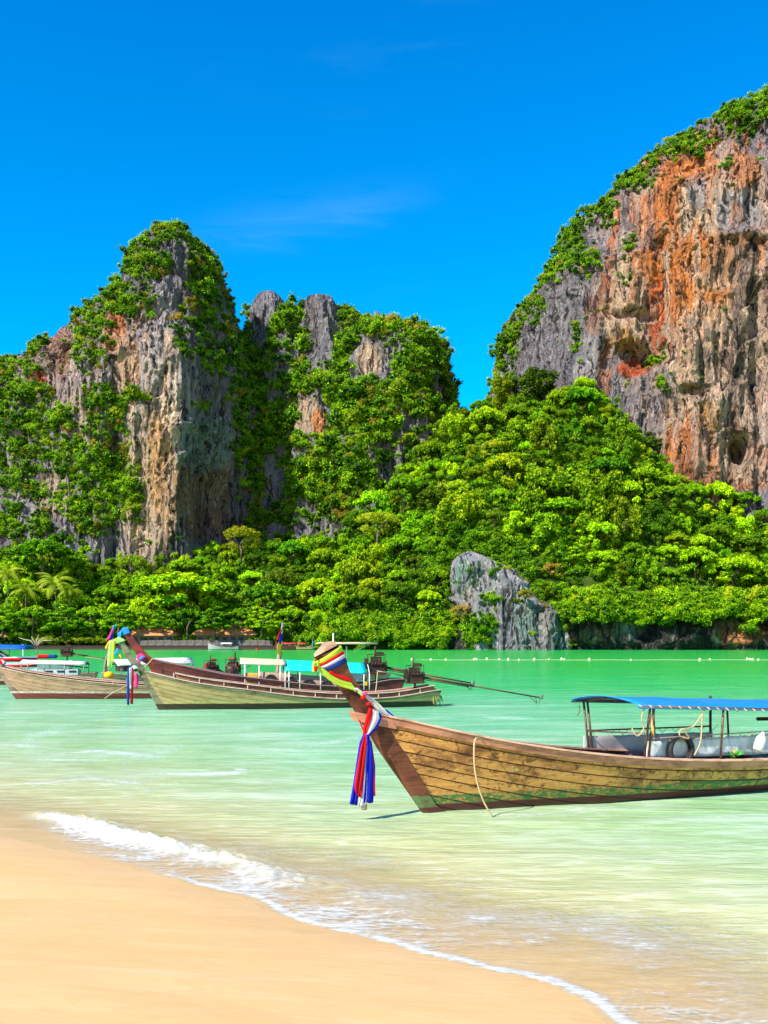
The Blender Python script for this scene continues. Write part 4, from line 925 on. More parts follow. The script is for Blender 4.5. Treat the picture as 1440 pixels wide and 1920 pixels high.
# ------------------------------------------------------------------ boat materials
def hull_wood(name, cols, stain, band=None, bottom=None, seam=0.7, rough=0.75, grain=1.0, knots=0.0):
    """weathered planks: cols two wood tones, stain colour; band (colour, z) worn paint, bottom (colour, z) antifouling. Object Z is height over water."""
    m, t = material(name)
    ob = t.new('ShaderNodeTexCoord').outputs['Object']; uv = t.new('ShaderNodeTexCoord').outputs['UV']
    rnd = t.new('ShaderNodeObjectInfo').outputs['Random']
    uvx = t.new('ShaderNodeSeparateXYZ', {0: uv}); v = uvx.outputs[1]
    off = t.new('ShaderNodeCombineXYZ', {0: t.math('MULTIPLY', rnd, 37.0), 1: t.math('MULTIPLY', rnd, 5.0), 2: 0.0}).outputs[0]
    p = t.new('ShaderNodeVectorMath', {0: ob, 1: off}, operation='ADD').outputs[0]
    g = t.noise(t.mapping(p, scale=(1.4*grain, 4, 26)), 1.0, 5, 0.65, 0.4)
    big = t.noise(t.mapping(p, scale=(1.2, 1, 2.4)), 1.3, 5, 0.62, 0.5)
    c = t.mix(t.maprange(g, 0.32, 0.68), cols[0], cols[1])
    c = t.mix(t.math('MULTIPLY', t.math('SUBTRACT', rnd, 0.3), 0.4), c, cols[2] if len(cols) > 2 else cols[0])
    if name.startswith('yellow'):
        xx = t.new('ShaderNodeSeparateXYZ', {0: ob}).outputs[0]
        c = t.mix(t.math('MULTIPLY', t.maprange(t.math('ADD', xx, t.math('MULTIPLY', big, 3.0)), 4.0, 9.0), .70), c, t.mix(t.maprange(g, .3, .7), (.60, .40, .12), (.46, .28, .08)))
    # blotches, drips under the seams, knots
    c = t.mix(t.maprange(big, 0.47, 0.63, 0, 0.80), c, stain)
    if name.startswith('yellow'):
        f2 = t.noise(t.mapping(ob, scale=(3.0, 2, 5.0)), 1.6, 8, .74, .6)
        c = t.mix(t.maprange(f2, .54, .60, 0, .85), c, (.10, .035, .015))
        c = t.mix(t.maprange(f2, .40, .34, 0, .55), c, (.66, .47, .16))
    dr = t.noise(t.mapping(ob, scale=(16, 4, 1.6)), 1.0, 4, 0.7, 0.2)
    drip = t.math('MULTIPLY', t.maprange(v, 0.55, 1.0, 0.0, 0.16), 1.0)
    c = t.mix(t.maprange(t.math('ADD', dr, drip), 0.64, 0.76, 0, 0.9*seam), c, tuple(q*.5 for q in stain))
    e2 = t.math('ABSOLUTE', t.math('SUBTRACT', v, 0.5))
    c = t.mix(t.math('MULTIPLY', t.maprange(t.math('ADD', e2, t.math('MULTIPLY', t.math('SUBTRACT', big, .5), .22)), 0.475, 0.53, 0, .8), seam), c, tuple(q*.5 for q in stain))
    vo = t.new('ShaderNodeTexVoronoi', {'Vector': t.mapping(ob, scale=(1.8, 1, 5)), 'Scale': 1.6}).outputs['Distance']
    c = t.mix(t.maprange(vo, 0.06, 0.10, 0.55+knots*.4, 0), c, tuple(q*.3 for q in stain))
    z = t.new('ShaderNodeSeparateXYZ', {0: ob}).outputs[2]
    zn = t.math('ADD', z, t.math('MULTIPLY', t.math('SUBTRACT', t.noise(t.mapping(ob, scale=(7, 3, 7)), 1.0, 5, .75), 0.5), 0.10))
    if band:
        wear = t.maprange(t.noise(t.mapping(ob, scale=(5, 4, 9)), 1.5, 5, .75), 0.40, 0.54, 0.15, 1)
        c = t.mix(t.math('MULTIPLY', t.maprange(zn, band[1]+.01, band[1]-.01), wear), c, band[0])
    if bottom:
        c = t.mix(t.maprange(t.math('ADD', z, t.math('MULTIPLY', t.math('SUBTRACT', big, .5), .03)), bottom[1]+.008, bottom[1]-.008), c, bottom[0])
    # slime at the waterline
    c = t.mix(t.maprange(zn, 0.07, 0.01, 0, .8), c, (0.05, 0.05, 0.025))
    b = t.new('ShaderNodeBump', {'Strength': 0.5, 'Distance': 0.01, 'Height': t.math('ADD', g, big)}).outputs[0]
    finish(t, t.new('ShaderNodeBsdfPrincipled', {'Base Color': c, 'Roughness': rough, 'Specular IOR Level': 0.3, 'Normal': b}).outputs[0])
    return m
YWOOD = hull_wood('yellow_weathered_planks', ((.64, .33, .085), (.46, .20, .05), (.38, .13, .03)), (.11, .032, .014), ((.045, .15, .04), .29), ((.085, .022, .018), .135))
PWOOD = hull_wood('prow_board', ((.20, .062, .026), (.12, .034, .015), (.26, .10, .045)), (.05, .014, .008), ((.10, .17, .06), .30), ((.085, .022, .018), .10), seam=.15)
RAILW = hull_wood('pinkish_rail', ((.58, .27, .16), (.42, .17, .10), (.36, .14, .08)), (.22, .09, .05), seam=.25)
CAPW = hull_wood('rail_edge', ((.72, .44, .30), (.56, .30, .19)), (.28, .12, .07), seam=.1)
INW = hull_wood('inner_planks', ((.27, .13, .075), (.17, .075, .045)), (.07, .03, .02), seam=.3)
ENDW = hull_wood('lit_prow_end', ((.66, .47, .33), (.52, .34, .22)), (.34, .18, .10), seam=.2)  # paler than the prow board to paint its lit end
OLIVE = hull_wood('olive_planks', ((.42, .31, .135), (.33, .24, .095), (.30, .19, .075)), (.20, .15, .05), ((.42, .35, .12), .36), ((.035, .028, .015), .24), seam=.12, knots=1)
OLPOST = hull_wood('olive_post', ((.22, .21, .115), (.14, .13, .07)), (.07, .055, .03), None, ((.04, .03, .016), .24), seam=.1)
MARO = hull_wood('maroon_planks', ((.16, .035, .03), (.10, .022, .022), (.20, .05, .035)), (.04, .012, .012), seam=.3, rough=.5)
MPOST = hull_wood('maroon_post', ((.26, .035, .022), (.18, .022, .016)), (.08, .015, .012), seam=.1, rough=.5)
PINKR = hull_wood('pale_pink_rail', ((.62, .42, .33), (.50, .31, .23)), (.36, .2, .14), seam=.15)
BROWN = hull_wood('grey_brown_planks', ((.46, .27, .16), (.38, .21, .12), (.50, .31, .19)), (.24, .13, .07), ((.55, .46, .40), .36), ((.17, .035, .025), .27), seam=.12, knots=1)
BPOST = hull_wood('brown_post', ((.30, .20, .14), (.20, .13, .09)), (.10, .06, .04), ((.55, .46, .40), .36), ((.15, .035, .025), .27), seam=.1)
METAL = simple('rusty_pipe', (.22, .12, .075), .6, .5, var=.45, scale=14)
IRON = simple('black_engine_iron', (.028, .022, .020), .5, .6, var=.4, scale=12, vcol=(.10, .045, .025))
STEEL = simple('worn_steel', (.30, .25, .22), .45, .8, var=.35, scale=10)
REDB = simple('red_oxide', (.32, .06, .03), .6, .2, var=.4, scale=9)
SHAFT = simple('rusty_shaft', (.16, .06, .035), .6, .4, var=.4, scale=6)
WHITEP = simple('white_paint', (.78, .76, .72), .5, var=.12)
ROPE = simple('sandy_rope', (.62, .42, .22), .9, var=.3, scale=40)
RUBBER = simple('tyre_rubber', (.018, .018, .02), .65, var=.3, scale=20, bump=.3)
def cloth_m(name, col, tr=.25, var=.12): return simple(name, col, .75, var=var, scale=3.0, spec=.15, trans=tr)
CYG = cloth_m('lime_cloth', (.58, .80, .06)); CRED = cloth_m('red_cloth', (.78, .012, .012)); CWH = cloth_m('white_cloth', (.84, .80, .78)); CNAVY = cloth_m('navy_cloth', (.02, .06, .30)); CBLUE = cloth_m('blue_cloth', (.012, .02, .55))
CPINK = cloth_m('pink_cloth', (.90, .06, .32)); CSKY = cloth_m('sky_blue_cloth', (.03, .33, .78)); CYEL = cloth_m('yellow_cloth', (.95, .62, .02)); CGRN = cloth_m('pale_green_cloth', (.50, .82, .22)); CDRED = cloth_m('dark_red_cloth', (.38, .01, .012))
def tarp(name, col, tr=.15): 
    m, t = material(name); ob = t.new('ShaderNodeTexCoord').outputs['Object']
    n = t.noise(ob, 1.6, 6, .7, .8); n2 = t.noise(t.mapping(ob, scale=(.8, 3, 3)), 2.5, 5, .7, 1.0)
    c = t.mix(t.maprange(n, .35, .65), tuple(q*.82 for q in col), col); c = t.mix(t.maprange(n2, .60, .72, 0, .45), c, (.75, .82, .85))
    b = t.new('ShaderNodeBump', {'Strength': .5, 'Distance': .03, 'Height': n}).outputs[0]
    d = t.new('ShaderNodeBsdfPrincipled', {'Base Color': c, 'Roughness': .45, 'Specular IOR Level': .3, 'Normal': b}).outputs[0]
    finish(t, t.new('ShaderNodeMixShader', {0: tr, 1: d, 2: t.new('ShaderNodeBsdfTranslucent', {'Color': c}).outputs[0]}).outputs[0]); return m
TBLUE = tarp('blue_tarpaulin', (.010, .26, .66)); TTURQ = tarp('turquoise_tarpaulin', (.01, .62, .62)); TCREAM = tarp('cream_tarpaulin', (.80, .62, .36)); TWHITE = tarp('white_tarpaulin', (.82, .74, .70)); TGREY = tarp('grey_curtain', (.72, .62, .63), .7)
TBEIGE = tarp('beige_curtain', (.52, .36, .24), .3); TORNG = tarp('orange_curtain', (.75, .40, .05), .3); TRED = tarp('red_tarpaulin', (.60, .02, .03)); TROYAL = tarp('royal_blue_tarpaulin', (.01, .12, .55))
def plastic():
    m, t = material('clear_plastic_sheet'); ob = t.new('ShaderNodeTexCoord').outputs['Object']
    n = t.noise(t.mapping(ob, scale=(1.5, 1, .5)), 4, 5, .7, .5)
    c = t.mix(t.maprange(n, .35, .7), (.48, .56, .56), (.78, .80, .78))
    d = t.new('ShaderNodeBsdfPrincipled', {'Base Color': c, 'Roughness': .3}).outputs[0]
    tr = t.new('ShaderNodeBsdfTransparent').outputs[0]
    finish(t, t.new('ShaderNodeMixShader', {0: t.maprange(n, .3, .7, .62, .9), 1: tr, 2: d}).outputs[0]); return m
PLAST = plastic()

# ------------------------------------------------------------------ boats
def footing(h, inset=.06):
    def f(u):
        t = min(1, max(0, (u-h.stem_x(.5))/(h.end_x(.5)-h.stem_x(.5)))); z = h.zs(t); return abs(h.P(t, z, 1).y)-inset, z+.02
    return f
class Frame:
    """a boat's own axes: u from stem towards stern, lat positive on the side away from the beach, z over water"""
    def __init__(s, px, py, theta, D=None):
        p = G(px, py) if D is None else Vector(((px-CX)/F*D, D, 0)); s.x0, s.y0 = p.x, p.y; s.th = R(theta); s.c, s.s = math.cos(s.th), math.sin(s.th)
    def pt(s, px, py, lat=0.0):
        k = (px-CX)/F; u = (k*(s.y0+lat*s.c)-s.x0+lat*s.s)/(s.c-k*s.s); y = s.y0+u*s.s+lat*s.c
        return Vector((u, lat, H-(py-HY)/F*y))
    def root(s, name, label, cat, group=None): return empty(name, (s.x0, s.y0, 0), s.th, label, cat, group)
    def place(s, o): o.location = (s.x0, s.y0, 0); o.rotation_euler = (0, 0, s.th); return o

class Hull:
    def __init__(s, fr, stem, sheer, beam, u_end, stern_rake=.25, sc=.20, zk=-.30, bow_p=1.0):
        """stem: photo trace of the stem's hull line; sheer: photo trace of the near sheer"""
        s.fr = fr; s.beam = beam; s.zk = zk; s.sc = sc; s.u_end = u_end; s.rake = stern_rake; s.bow_p = bow_p
        q = [fr.pt(a, b) for a, b in stem]; q = sorted([(p.z, p.x) for p in q]); s.sz = [a for a, _ in q]; s.sx = [b for _, b in q]
        slope = (s.sx[1]-s.sx[0])/(s.sz[1]-s.sz[0]+1e-9); s.sz.insert(0, -1.0); s.sx.insert(0, s.sx[0]+slope*(-1-s.sz[1]))
        S, Z = [], []
        for a, b in sheer:
            lat = -0.3*beam
            for _ in range(6):
                p = fr.pt(a, b, lat); x0 = s.stem_x(p.z); x1 = s.end_x(p.z); t = min(1, max(0, (p.x-x0)/(x1-x0))); lat = -beam*s.wS(t)
            S.append(t); Z.append(p.z)
        S.append(1.0) if S[-1] < .999 else None; Z.append(Z[-1]) if len(Z) < len(S) else None
        o = np.argsort(S); s.S = np.array(S)[o]; s.Z = np.array(Z)[o]
    def stem_x(s, z): return float(np.interp(z, s.sz, s.sx))
    def end_x(s, z): return s.u_end+s.rake*max(z, -.3)
    def wS(s, t): return (1-math.exp(-max(t, 0)/s.sc))/(1-math.exp(-1/s.sc))*(1-.38*max(0, (t-.55)/.45)**2)
    def zs(s, t):
        # smooth interpolation of the sheer
        h = .03; return float((np.interp(t-h, s.S, s.Z)+2*np.interp(t, s.S, s.Z)+np.interp(t+h, s.S, s.Z))/4) if t > h else float(np.interp(t, s.S, s.Z))
    def P(s, t, z, side, off=0.0):
        zs = s.zs(t); v = min(1, max(0, (z-s.zk)/(zs-s.zk))); p = s.bow_p+(0.42-s.bow_p)*min(1, t/.30)
        y = s.beam*s.wS(t)*v**p+off
        x0 = s.stem_x(z); return Vector((x0+t*(s.end_x(z)-x0), side*y, z))

def strip_mesh(name, A, B, mat, th, uvs, side):
    """plank between outer edge lines A (top) and B (bottom); thickness th inwards; UV.y runs across it"""
    n = len(A); V = []; 
    for a, b in zip(A, B):
        ia = a+Vector((0, -side*th, 0)); ib = b+Vector((0, -side*th, 0)); e = (a-b)*.06
        V += [a-e*.5+Vector((0, -side*th*.25, 0))*0, b+e*.5, ib, ia]
    Fc = []; UV = []
    for i in range(n-1):
        for k in range(4):
            k2 = (k+1) % 4; f = [i*4+k, i*4+k2, (i+1)*4+k2, (i+1)*4+k]; Fc.append(f)
            vv = {0: 1.0, 1: 0.0, 2: 0.0, 3: 1.0}; UV += [(uvs[i], vv[k]), (uvs[i], vv[k2]), (uvs[i+1], vv[k2]), (uvs[i+1], vv[k])]
    Fc.append([3, 2, 1, 0]); UV += [(uvs[0], .5)]*4; m = (n-1)*4; Fc.append([m, m+1, m+2, m+3]); UV += [(uvs[-1], .5)]*4
    return mesh_data(name, np.array([tuple(v) for v in V]), np.array(Fc), mat, False, uv=np.array(UV))

def loft(secs):
    b = MB(); n = len(secs[0])
    for s_ in secs: pass
    vs = [p for s_ in secs for p in s_]; fs = []
    for i in range(len(secs)-1):
        for k in range(n): fs.append((i*n+k, i*n+(k+1) % n, (i+1)*n+(k+1) % n, (i+1)*n+k))
    fs += [tuple(range(n-1, -1, -1)), tuple((len(secs)-1)*n+k for k in range(n))]
    return b.add(vs, fs)

def build_hull(root, hu, mats, strake=.17, nseg=4, nst=60, both=True, wale=(.11, .035), seed=0, gap=.010, t0=.02, smax=9, cap=.09, rail=None, deck=.15):
    rr = random.Random(seed); ts = [t0+(1-t0)*(i/nst)**1.25 for i in range(nst+1)]
    for side in ((-1, 1) if both else (-1,)):
        # dark inner shell closing the joints
        rows = [[hu.P(t, hu.zk+(hu.zs(t)-hu.zk)*v, side, -.034) for v in (0, .1, .2, .35, .5, .65, .8, .9, 1)] for t in ts]
        if side > 0: rows = [list(reversed(r)) for r in rows]
        MB().sheet(rows, .008).build('inner_hull', mats['inner'], root)
        for k in range(smax):
            cuts = [0]+sorted(min(.97, max(.06, (j+1)/nseg+rr.uniform(-.10, .10)+(.12 if k % 2 else 0))) for j in range(nseg-1))+[1.0001]
            for j in range(len(cuts)-1):
                A, B, U = [], [], []
                ia_ = min(range(len(ts)), key=lambda q: abs(ts[q]-cuts[j])); ib_ = min(range(len(ts)), key=lambda q: abs(ts[q]-cuts[j+1]))
                for t in ts[ia_:ib_]+[ts[ib_]-(.0008 if ib_ < len(ts)-1 else 0)]:
                    zt = hu.zs(t)-(k+.0)*strake; zb = zt-strake+gap
                    if k == 0: zt = hu.zs(t)
                    if zt < hu.zk+.08: continue
                    zb = max(zb, hu.zk+.02)
                    if zt-zb < .02: continue
                    A.append(hu.P(t, zt, side, .0)); B.append(hu.P(t, zb, side, .0)); U.append(t*hu.u_end)
                if len(A) < 2: continue
                link('plank', strip_mesh('plank', A, B, mats['plank'], .028, U, side), root)
        # wale under the edge, then the cap board along it
        w, th = wale
        cuts = [0, .36, .7, 1.001]
        for j in range(3):
            ia_ = min(range(len(ts)), key=lambda q: abs(ts[q]-cuts[j])); ib_ = min(range(len(ts)), key=lambda q: abs(ts[q]-cuts[j+1])); tt = ts[ia_:ib_]+[ts[ib_]-(.0006 if ib_ < len(ts)-1 else 0)]
            A = [hu.P(t, hu.zs(t)+.004, side, th) for t in tt]; B = [hu.P(t, hu.zs(t)-w, side, th*.9) for t in tt]
            link('wale', strip_mesh('wale', A, B, mats['wale'], th+.005, [t*hu.u_end for t in tt], side), root)
        secs = []
        for t in ts:
            p = hu.P(t, hu.zs(t), side, 0); o = Vector((0, side, 0))
            secs.append([p+o*(th+.022)+Vector((0, 0, .006)), p+o*(th+.022)+Vector((0, 0, .036)), p-o*min(cap, abs(p.y)*.8)+Vector((0, 0, .036)), p-o*min(cap, abs(p.y)*.8)+Vector((0, 0, .006))])
        loft(secs).build('gunwale', mats['cap'], root)
        if rail:
            r0, r1, rh, dt = rail; tt = [t for t in ts if r0 <= t <= r1]; secs = []
            for t in tt:
                p = hu.P(t, hu.zs(t), side, -.02)+Vector((0, 0, rh)); secs.append([p+Vector((0, side*.05, 0)), p+Vector((0, side*.05, .03)), p+Vector((0, -side*.06, .03)), p+Vector((0, -side*.06, 0))])
            loft(secs).build('rail', mats['cap'], root)
            q = r0
            while q < r1:
                p = hu.P(q, hu.zs(q), side, -.02); MB().box((p.x, p.y, p.z+rh/2+.015), (.04, .04, rh-.03)).build('stanchion', mats['cap'], root); q += dt
            rows = [[hu.P(t, hu.zs(t), side, -.09)+Vector((0, 0, z)) for z in (-.1, rh*.5, rh)] for t in tt]
            MB().sheet(rows, .012).build('washboard', mats['inner'], root)
    # transom, floor, thwarts
    te = 1.0; zz = [hu.zk+(hu.zs(te)-hu.zk)*v for v in (0, .15, .35, .6, .8, 1)]
    a = [hu.P(te, z, -1) for z in zz]; b = [hu.P(te, z, 1) for z in reversed(zz)]; ring = a+b
    MB().slab([p+Vector((-.02, 0, 0)) for p in ring], [p+Vector((.025, 0, 0)) for p in ring]).build('transom', mats['plank'], root)
    tt = ts[6:]; rows = [[Vector((hu.P(t, deck, -1).x, f*max(.02, abs(hu.P(t, min(deck, hu.zs(t)-.1), 1).y)-.04), min(deck, hu.zs(t)-.12))) for f in (-1, 0, 1)] for t in tt]
    MB().sheet(rows, .02).build('floor_boards', mats['inner'], root)
    for k in range(7):
        t = .16+.105*k; p = hu.P(t, hu.zs(t)-.13, 1); MB().box((p.x, 0, p.z), (.22, 2*abs(p.y)-.06, .035), bev=.005).build('thwart', mats['cap'] if k % 2 else mats['inner'], root)
    # small foredeck
    tt = [.03, .05, .07, .09, .11]; rows = [[hu.P(t, hu.zs(t)-.05, 1)*0+Vector((hu.P(t, hu.zs(t), 1).x, f*max(.01, abs(hu.P(t, hu.zs(t), 1).y)-.05), hu.zs(t)-.045)) for f in (-1, 0, 1)] for t in tt]
    MB().sheet(rows, .02).build('foredeck', mats['wale'], root)

def prow(root, fr, pairs, mats, half=(.10, .11), top_mat=None, name='prow_post'):
    """pairs: (front px, py, back px, py) from the foot of the stem to the top"""
    n = len(pairs); secs = []
    for i, (a, b, c, d) in enumerate(pairs):
        f = fr.pt(a, b); q = fr.pt(c, d); h = half[0]+(half[1]-half[0])*i/(n-1); ht = h*.55
        m = f.lerp(q, .22)
        secs.append([Vector((f.x, -ht*.6, f.z)), Vector((m.x, -h, m.z)), Vector((q.x, -h, q.z)), Vector((q.x, h, q.z)), Vector((m.x, h, m.z)), Vector((f.x, ht*.6, f.z))])
    return loft(secs).build(name, mats, root)

def engine(root, at, shaft_end, handle_end, s=1.0, rz=0.0, red=False, sag=0.0):
    """long-tail motor: block, radiator, tank, exhaust, pivot, tube with propeller and skeg, steering handle; all hang from the engine part"""
    at = Vector(at); e = MB()
    e.box(at+Vector((0, 0, .30*s)), (.62*s, .40*s, .42*s), bev=.03*s).box(at+Vector((-.02, 0, .62*s)), (.42*s, .34*s, .26*s), bev=.03*s)
    for k in range(4): e.tube([at+Vector(((-.2+.13*k)*s, -.22*s, .36*s)), at+Vector(((-.2+.13*k)*s, -.30*s, .52*s))], .035*s, 6)
    e.lathe([(.17*s, -.04*s), (.21*s, -.02*s), (.21*s, .03*s), (.10*s, .05*s)], at+Vector((.38*s, 0, .36*s)), 14, Matrix.Rotation(PI/2, 3, 'Y'))
    e.tube([at+Vector((.05*s, -.14*s, .72*s)), at+Vector((.12*s, -.26*s, .60*s)), at+Vector((.26*s, -.24*s, .40*s))], .03*s, 6).tube([at+Vector((-.1*s, .18*s, .70*s)), at+Vector((.1*s, .26*s, .5*s)), at+Vector((.22*s, .2*s, .3*s))], .03*s, 6)
    E = e.build('engine', IRON, root)
    def part(b, nm, mt): return b.build(nm, mt, E)
    part(MB().box(at+Vector((-.42*s, 0, .46*s)), (.12*s, .42*s, .44*s), bev=.02*s), 'radiator', IRON if not red else REDB)
    part(MB().box(at+Vector((.12*s, .02*s, .86*s)), (.34*s, .26*s, .16*s), bev=.04*s), 'fuel_tank', REDB if red else IRON)
    part(MB().tube([at+Vector((-.05*s, .08*s, .72*s)), at+Vector((-.05*s, .08*s, 1.12*s)), at+Vector((-.02*s, .08*s, 1.16*s))], [.035*s, .032*s, .03*s], 8), 'exhaust', SHAFT)
    part(MB().tube([at+Vector((0, 0, -.28*s)), at+Vector((0, 0, .10*s))], .05*s, 8).box(at+Vector((0, 0, .06*s)), (.8*s, .12*s, .06*s)).box(at+Vector((0, -.2*s, .10*s)), (.9*s, .05*s, .06*s)).box(at+Vector((0, .2*s, .10*s)), (.9*s, .05*s, .06*s)), 'pivot_frame', SHAFT)
    fr_ = MB(); c = [at+Vector((-.34*s, -.24*s, .12*s)), at+Vector((-.34*s, -.24*s, .84*s)), at+Vector((.34*s, -.24*s, .84*s)), at+Vector((.34*s, -.24*s, .12*s))]
    fr_.tube(c, .018*s, 6); fr_.tube([p+Vector((0, .48*s, 0)) for p in c], .018*s, 6); fr_.tube([c[1], c[1]+Vector((0, .48*s, 0))], .018*s, 6).tube([c[2], c[2]+Vector((0, .48*s, 0))], .018*s, 6); part(fr_, 'guard_frame', IRON)
    a = at+Vector((.42*s, 0, .30*s)); z = Vector(shaft_end); d = (z-a)
    mid = a+d*.42
    b = MB().tube([a, mid], [.055*s, .048*s], 8); b.tube([mid-d*.02, z], [.034*s, .030*s], 8)
    b.tube([a+Vector((0, 0, -.10*s)), a+d*.38+Vector((0, 0, -.07*s))], .022*s, 6)
    part(b, 'drive_shaft', SHAFT)
    dn = d.normalized(); b = MB()
    b.tube([z-dn*.02, z+dn*.16], [.05*s, .03*s], 8)
    up = Vector((0, 0, 1)); sd = dn.cross(up).normalized(); up2 = sd.cross(dn)
    for k in range(3):
        an = k*2.094+.5; r_ = up2*math.cos(an)+sd*math.sin(an); tn = up2*-math.sin(an)+sd*math.cos(an); c0 = z+dn*.08
        b.add([c0+r_*.02+tn*.02, c0+r_*.15*s+tn*.07+dn*.03, c0+r_*.17*s-tn*.03-dn*.02, c0+r_*.02-tn*.03-dn*.01, c0+r_*.02+tn*.02+dn*.012, c0+r_*.15*s+tn*.07+dn*.042, c0+r_*.17*s-tn*.03-dn*.008, c0+r_*.02-tn*.03+dn*.002], [(0, 1, 2, 3), (7, 6, 5, 4), (0, 4, 5, 1), (1, 5, 6, 2), (2, 6, 7, 3), (3, 7, 4, 0)])
    part(b, 'propeller', STEEL)
    b = MB(); k1 = z-dn*.55; b.tube([k1, z-dn*.1-up2*.26, z+dn*.10-up2*.28], .016*s, 6).tube([z-dn*.22, z-dn*.1-up2*.26], .014*s, 6).tube([z, z+dn*.02-up2*.27], .014*s, 6); part(b, 'skeg', SHAFT)
    hd = Vector(handle_end); h0 = at+Vector((-.30*s, 0, .30*s)); part(MB().tube([h0, h0.lerp(hd, .5)+Vector((0, 0, .04)), hd], [.028*s, .022*s, .022*s], 8), 'steering_handle', STEEL)
    return E

def arch_roof(root, fr_pts, z_e, crown, half, mat, name='canopy', th=.02, drop=.05, nseg=10, over=0.0, posts=(), post_z=.3, pr=.018, ribs=True, sag=.02, pm=None, foot=None):
    """arched tarpaulin between u0 and u1 with a pipe frame as its sub-parts"""
    u0, u1 = fr_pts; rows = []
    for i in range(nseg+1):
        u = u0+(u1-u0)*i/nseg; ze = z_e[0]+(z_e[1]-z_e[0])*i/nseg
        sg = -sag*abs(math.sin(i/nseg*PI*max(2, len(posts))))
        rows.append([Vector((u, half*f*1.02, ze-drop*(abs(f) > .99)+crown*math.cos(f*PI/2)**.8+sg*(1-abs(f)))) for f in (-1, -.96, -.75, -.5, -.25, 0, .25, .5, .75, .96, 1)])
    c = MB().sheet(rows, th).build(name, mat, root)
    pm = pm or METAL
    b = MB()
    for sd in (-1, 1):
        b.tube([Vector((u0+.03, sd*half, z_e[0]-.015)), Vector((u1-.03, sd*half, z_e[1]-.015))], pr, 6)
    if ribs:
        for u in posts:
            f = (u-u0)/(u1-u0); ze = z_e[0]+(z_e[1]-z_e[0])*f
            b.tube([Vector((u, half*q, ze-.03+(crown)*math.cos(q*PI/2)**.8)) for q in (-1, -.75, -.5, -.25, 0, .25, .5, .75, 1)], pr*.8, 6)
    b.build('canopy_frame', pm, c)
    for u in posts:
        f = (u-u0)/(u1-u0); ze = z_e[0]+(z_e[1]-z_e[0])*f
        for sd in (-1, 1): MB().tube([Vector((u, sd*(half if foot is None else foot(u)[0]), post_z if foot is None else foot(u)[1])), Vector((u, sd*half, ze))], pr, 8).build('canopy_post', pm, c)
    return c

def curtain(root, pts_top, pts_bot, mat, name, fold=.015, n=24, rowsn=5, seed=0, th=.006):
    a0, a1 = map(Vector, pts_top); b0, b1 = map(Vector, pts_bot); rows = []
    for i in range(n+1):
        f = i/n; a = a0.lerp(a1, f); b = b0.lerp(b1, f); r = []
        for j in range(rowsn+1):
            g = j/rowsn; p = a.lerp(b, g); p = p+Vector((0, fold*math.sin(f*23+seed+g*2.2)*(0.3+g)+fold*.8*math.sin(f*9+seed*2-g*3), -.012*abs(math.sin(f*PI*6))*(1-g))); r.append(p)
        rows.append(r)
    return MB().sheet(rows, th).build(name, mat, root)

def cloth(fr, rows, lat, n=8, fold=.02, nf=2.0, seed=0, th=.008):
    """rows of photo points (left x, y, right x, y[, lat]) resampled into a folded strip of cloth in the boat's frame"""
    R_ = [r if len(r) == 5 else (*r, lat) for r in rows]; out = []
    m = (len(R_)-1)*4
    for i in range(m+1):
        q = i/m*(len(R_)-1); k = min(int(q), len(R_)-2); f = q-k; r = [R_[k][c]*(1-f)+R_[k+1][c]*f for c in range(5)]
        a = fr.pt(r[0], r[1], r[4]); b = fr.pt(r[2], r[3], r[4]); row = []
        for j in range(n+1):
            g = j/n; p = a.lerp(b, g); row.append(p+Vector((fold*.3*math.sin(g*7+i*.35+seed), fold*math.sin(g*PI*2*nf+seed+i*.13)*(.4+.6*i/m)+fold*.45*math.sin(g*PI*2*nf*2.7+seed*2+i*.21), fold*.25*math.sin(g*11+seed)*(i/m))))
        out.append(row)
    return MB().sheet(out, th)

def tyre(fr, px, py, lat, r, label, group=None, w=.11, tilt=0.0, mat=RUBBER):
    p = fr.pt(px, py, lat); t = empty('tyre_fender', (0, 0, 0), 0, label, 'tyre', group); fr.place(t)
    b = MB(); n = 28; prof = [(r-.085, -.03), (r-.07, -w/2), (r-.02, -w/2-.008), (r, -w*.32), (r+.004, 0), (r, w*.32), (r-.02, w/2+.008), (r-.07, w/2), (r-.085, .03), (r-.06, 0)]
    vs, fs = [], []
    for k in range(n):
        a = 2*PI*k/n
        for (rr, yy) in prof: vs.append(p+Vector((math.cos(a)*rr, yy+tilt*math.sin(a)*rr, math.sin(a)*rr)))
    m = len(prof)
    for k in range(n):
        for j in range(m): fs.append((k*m+j, k*m+(j+1) % m, ((k+1) % n)*m+(j+1) % m, ((k+1) % n)*m+j))
    b.add(vs, fs, True); b.build('tread', mat, t)
    return t, p
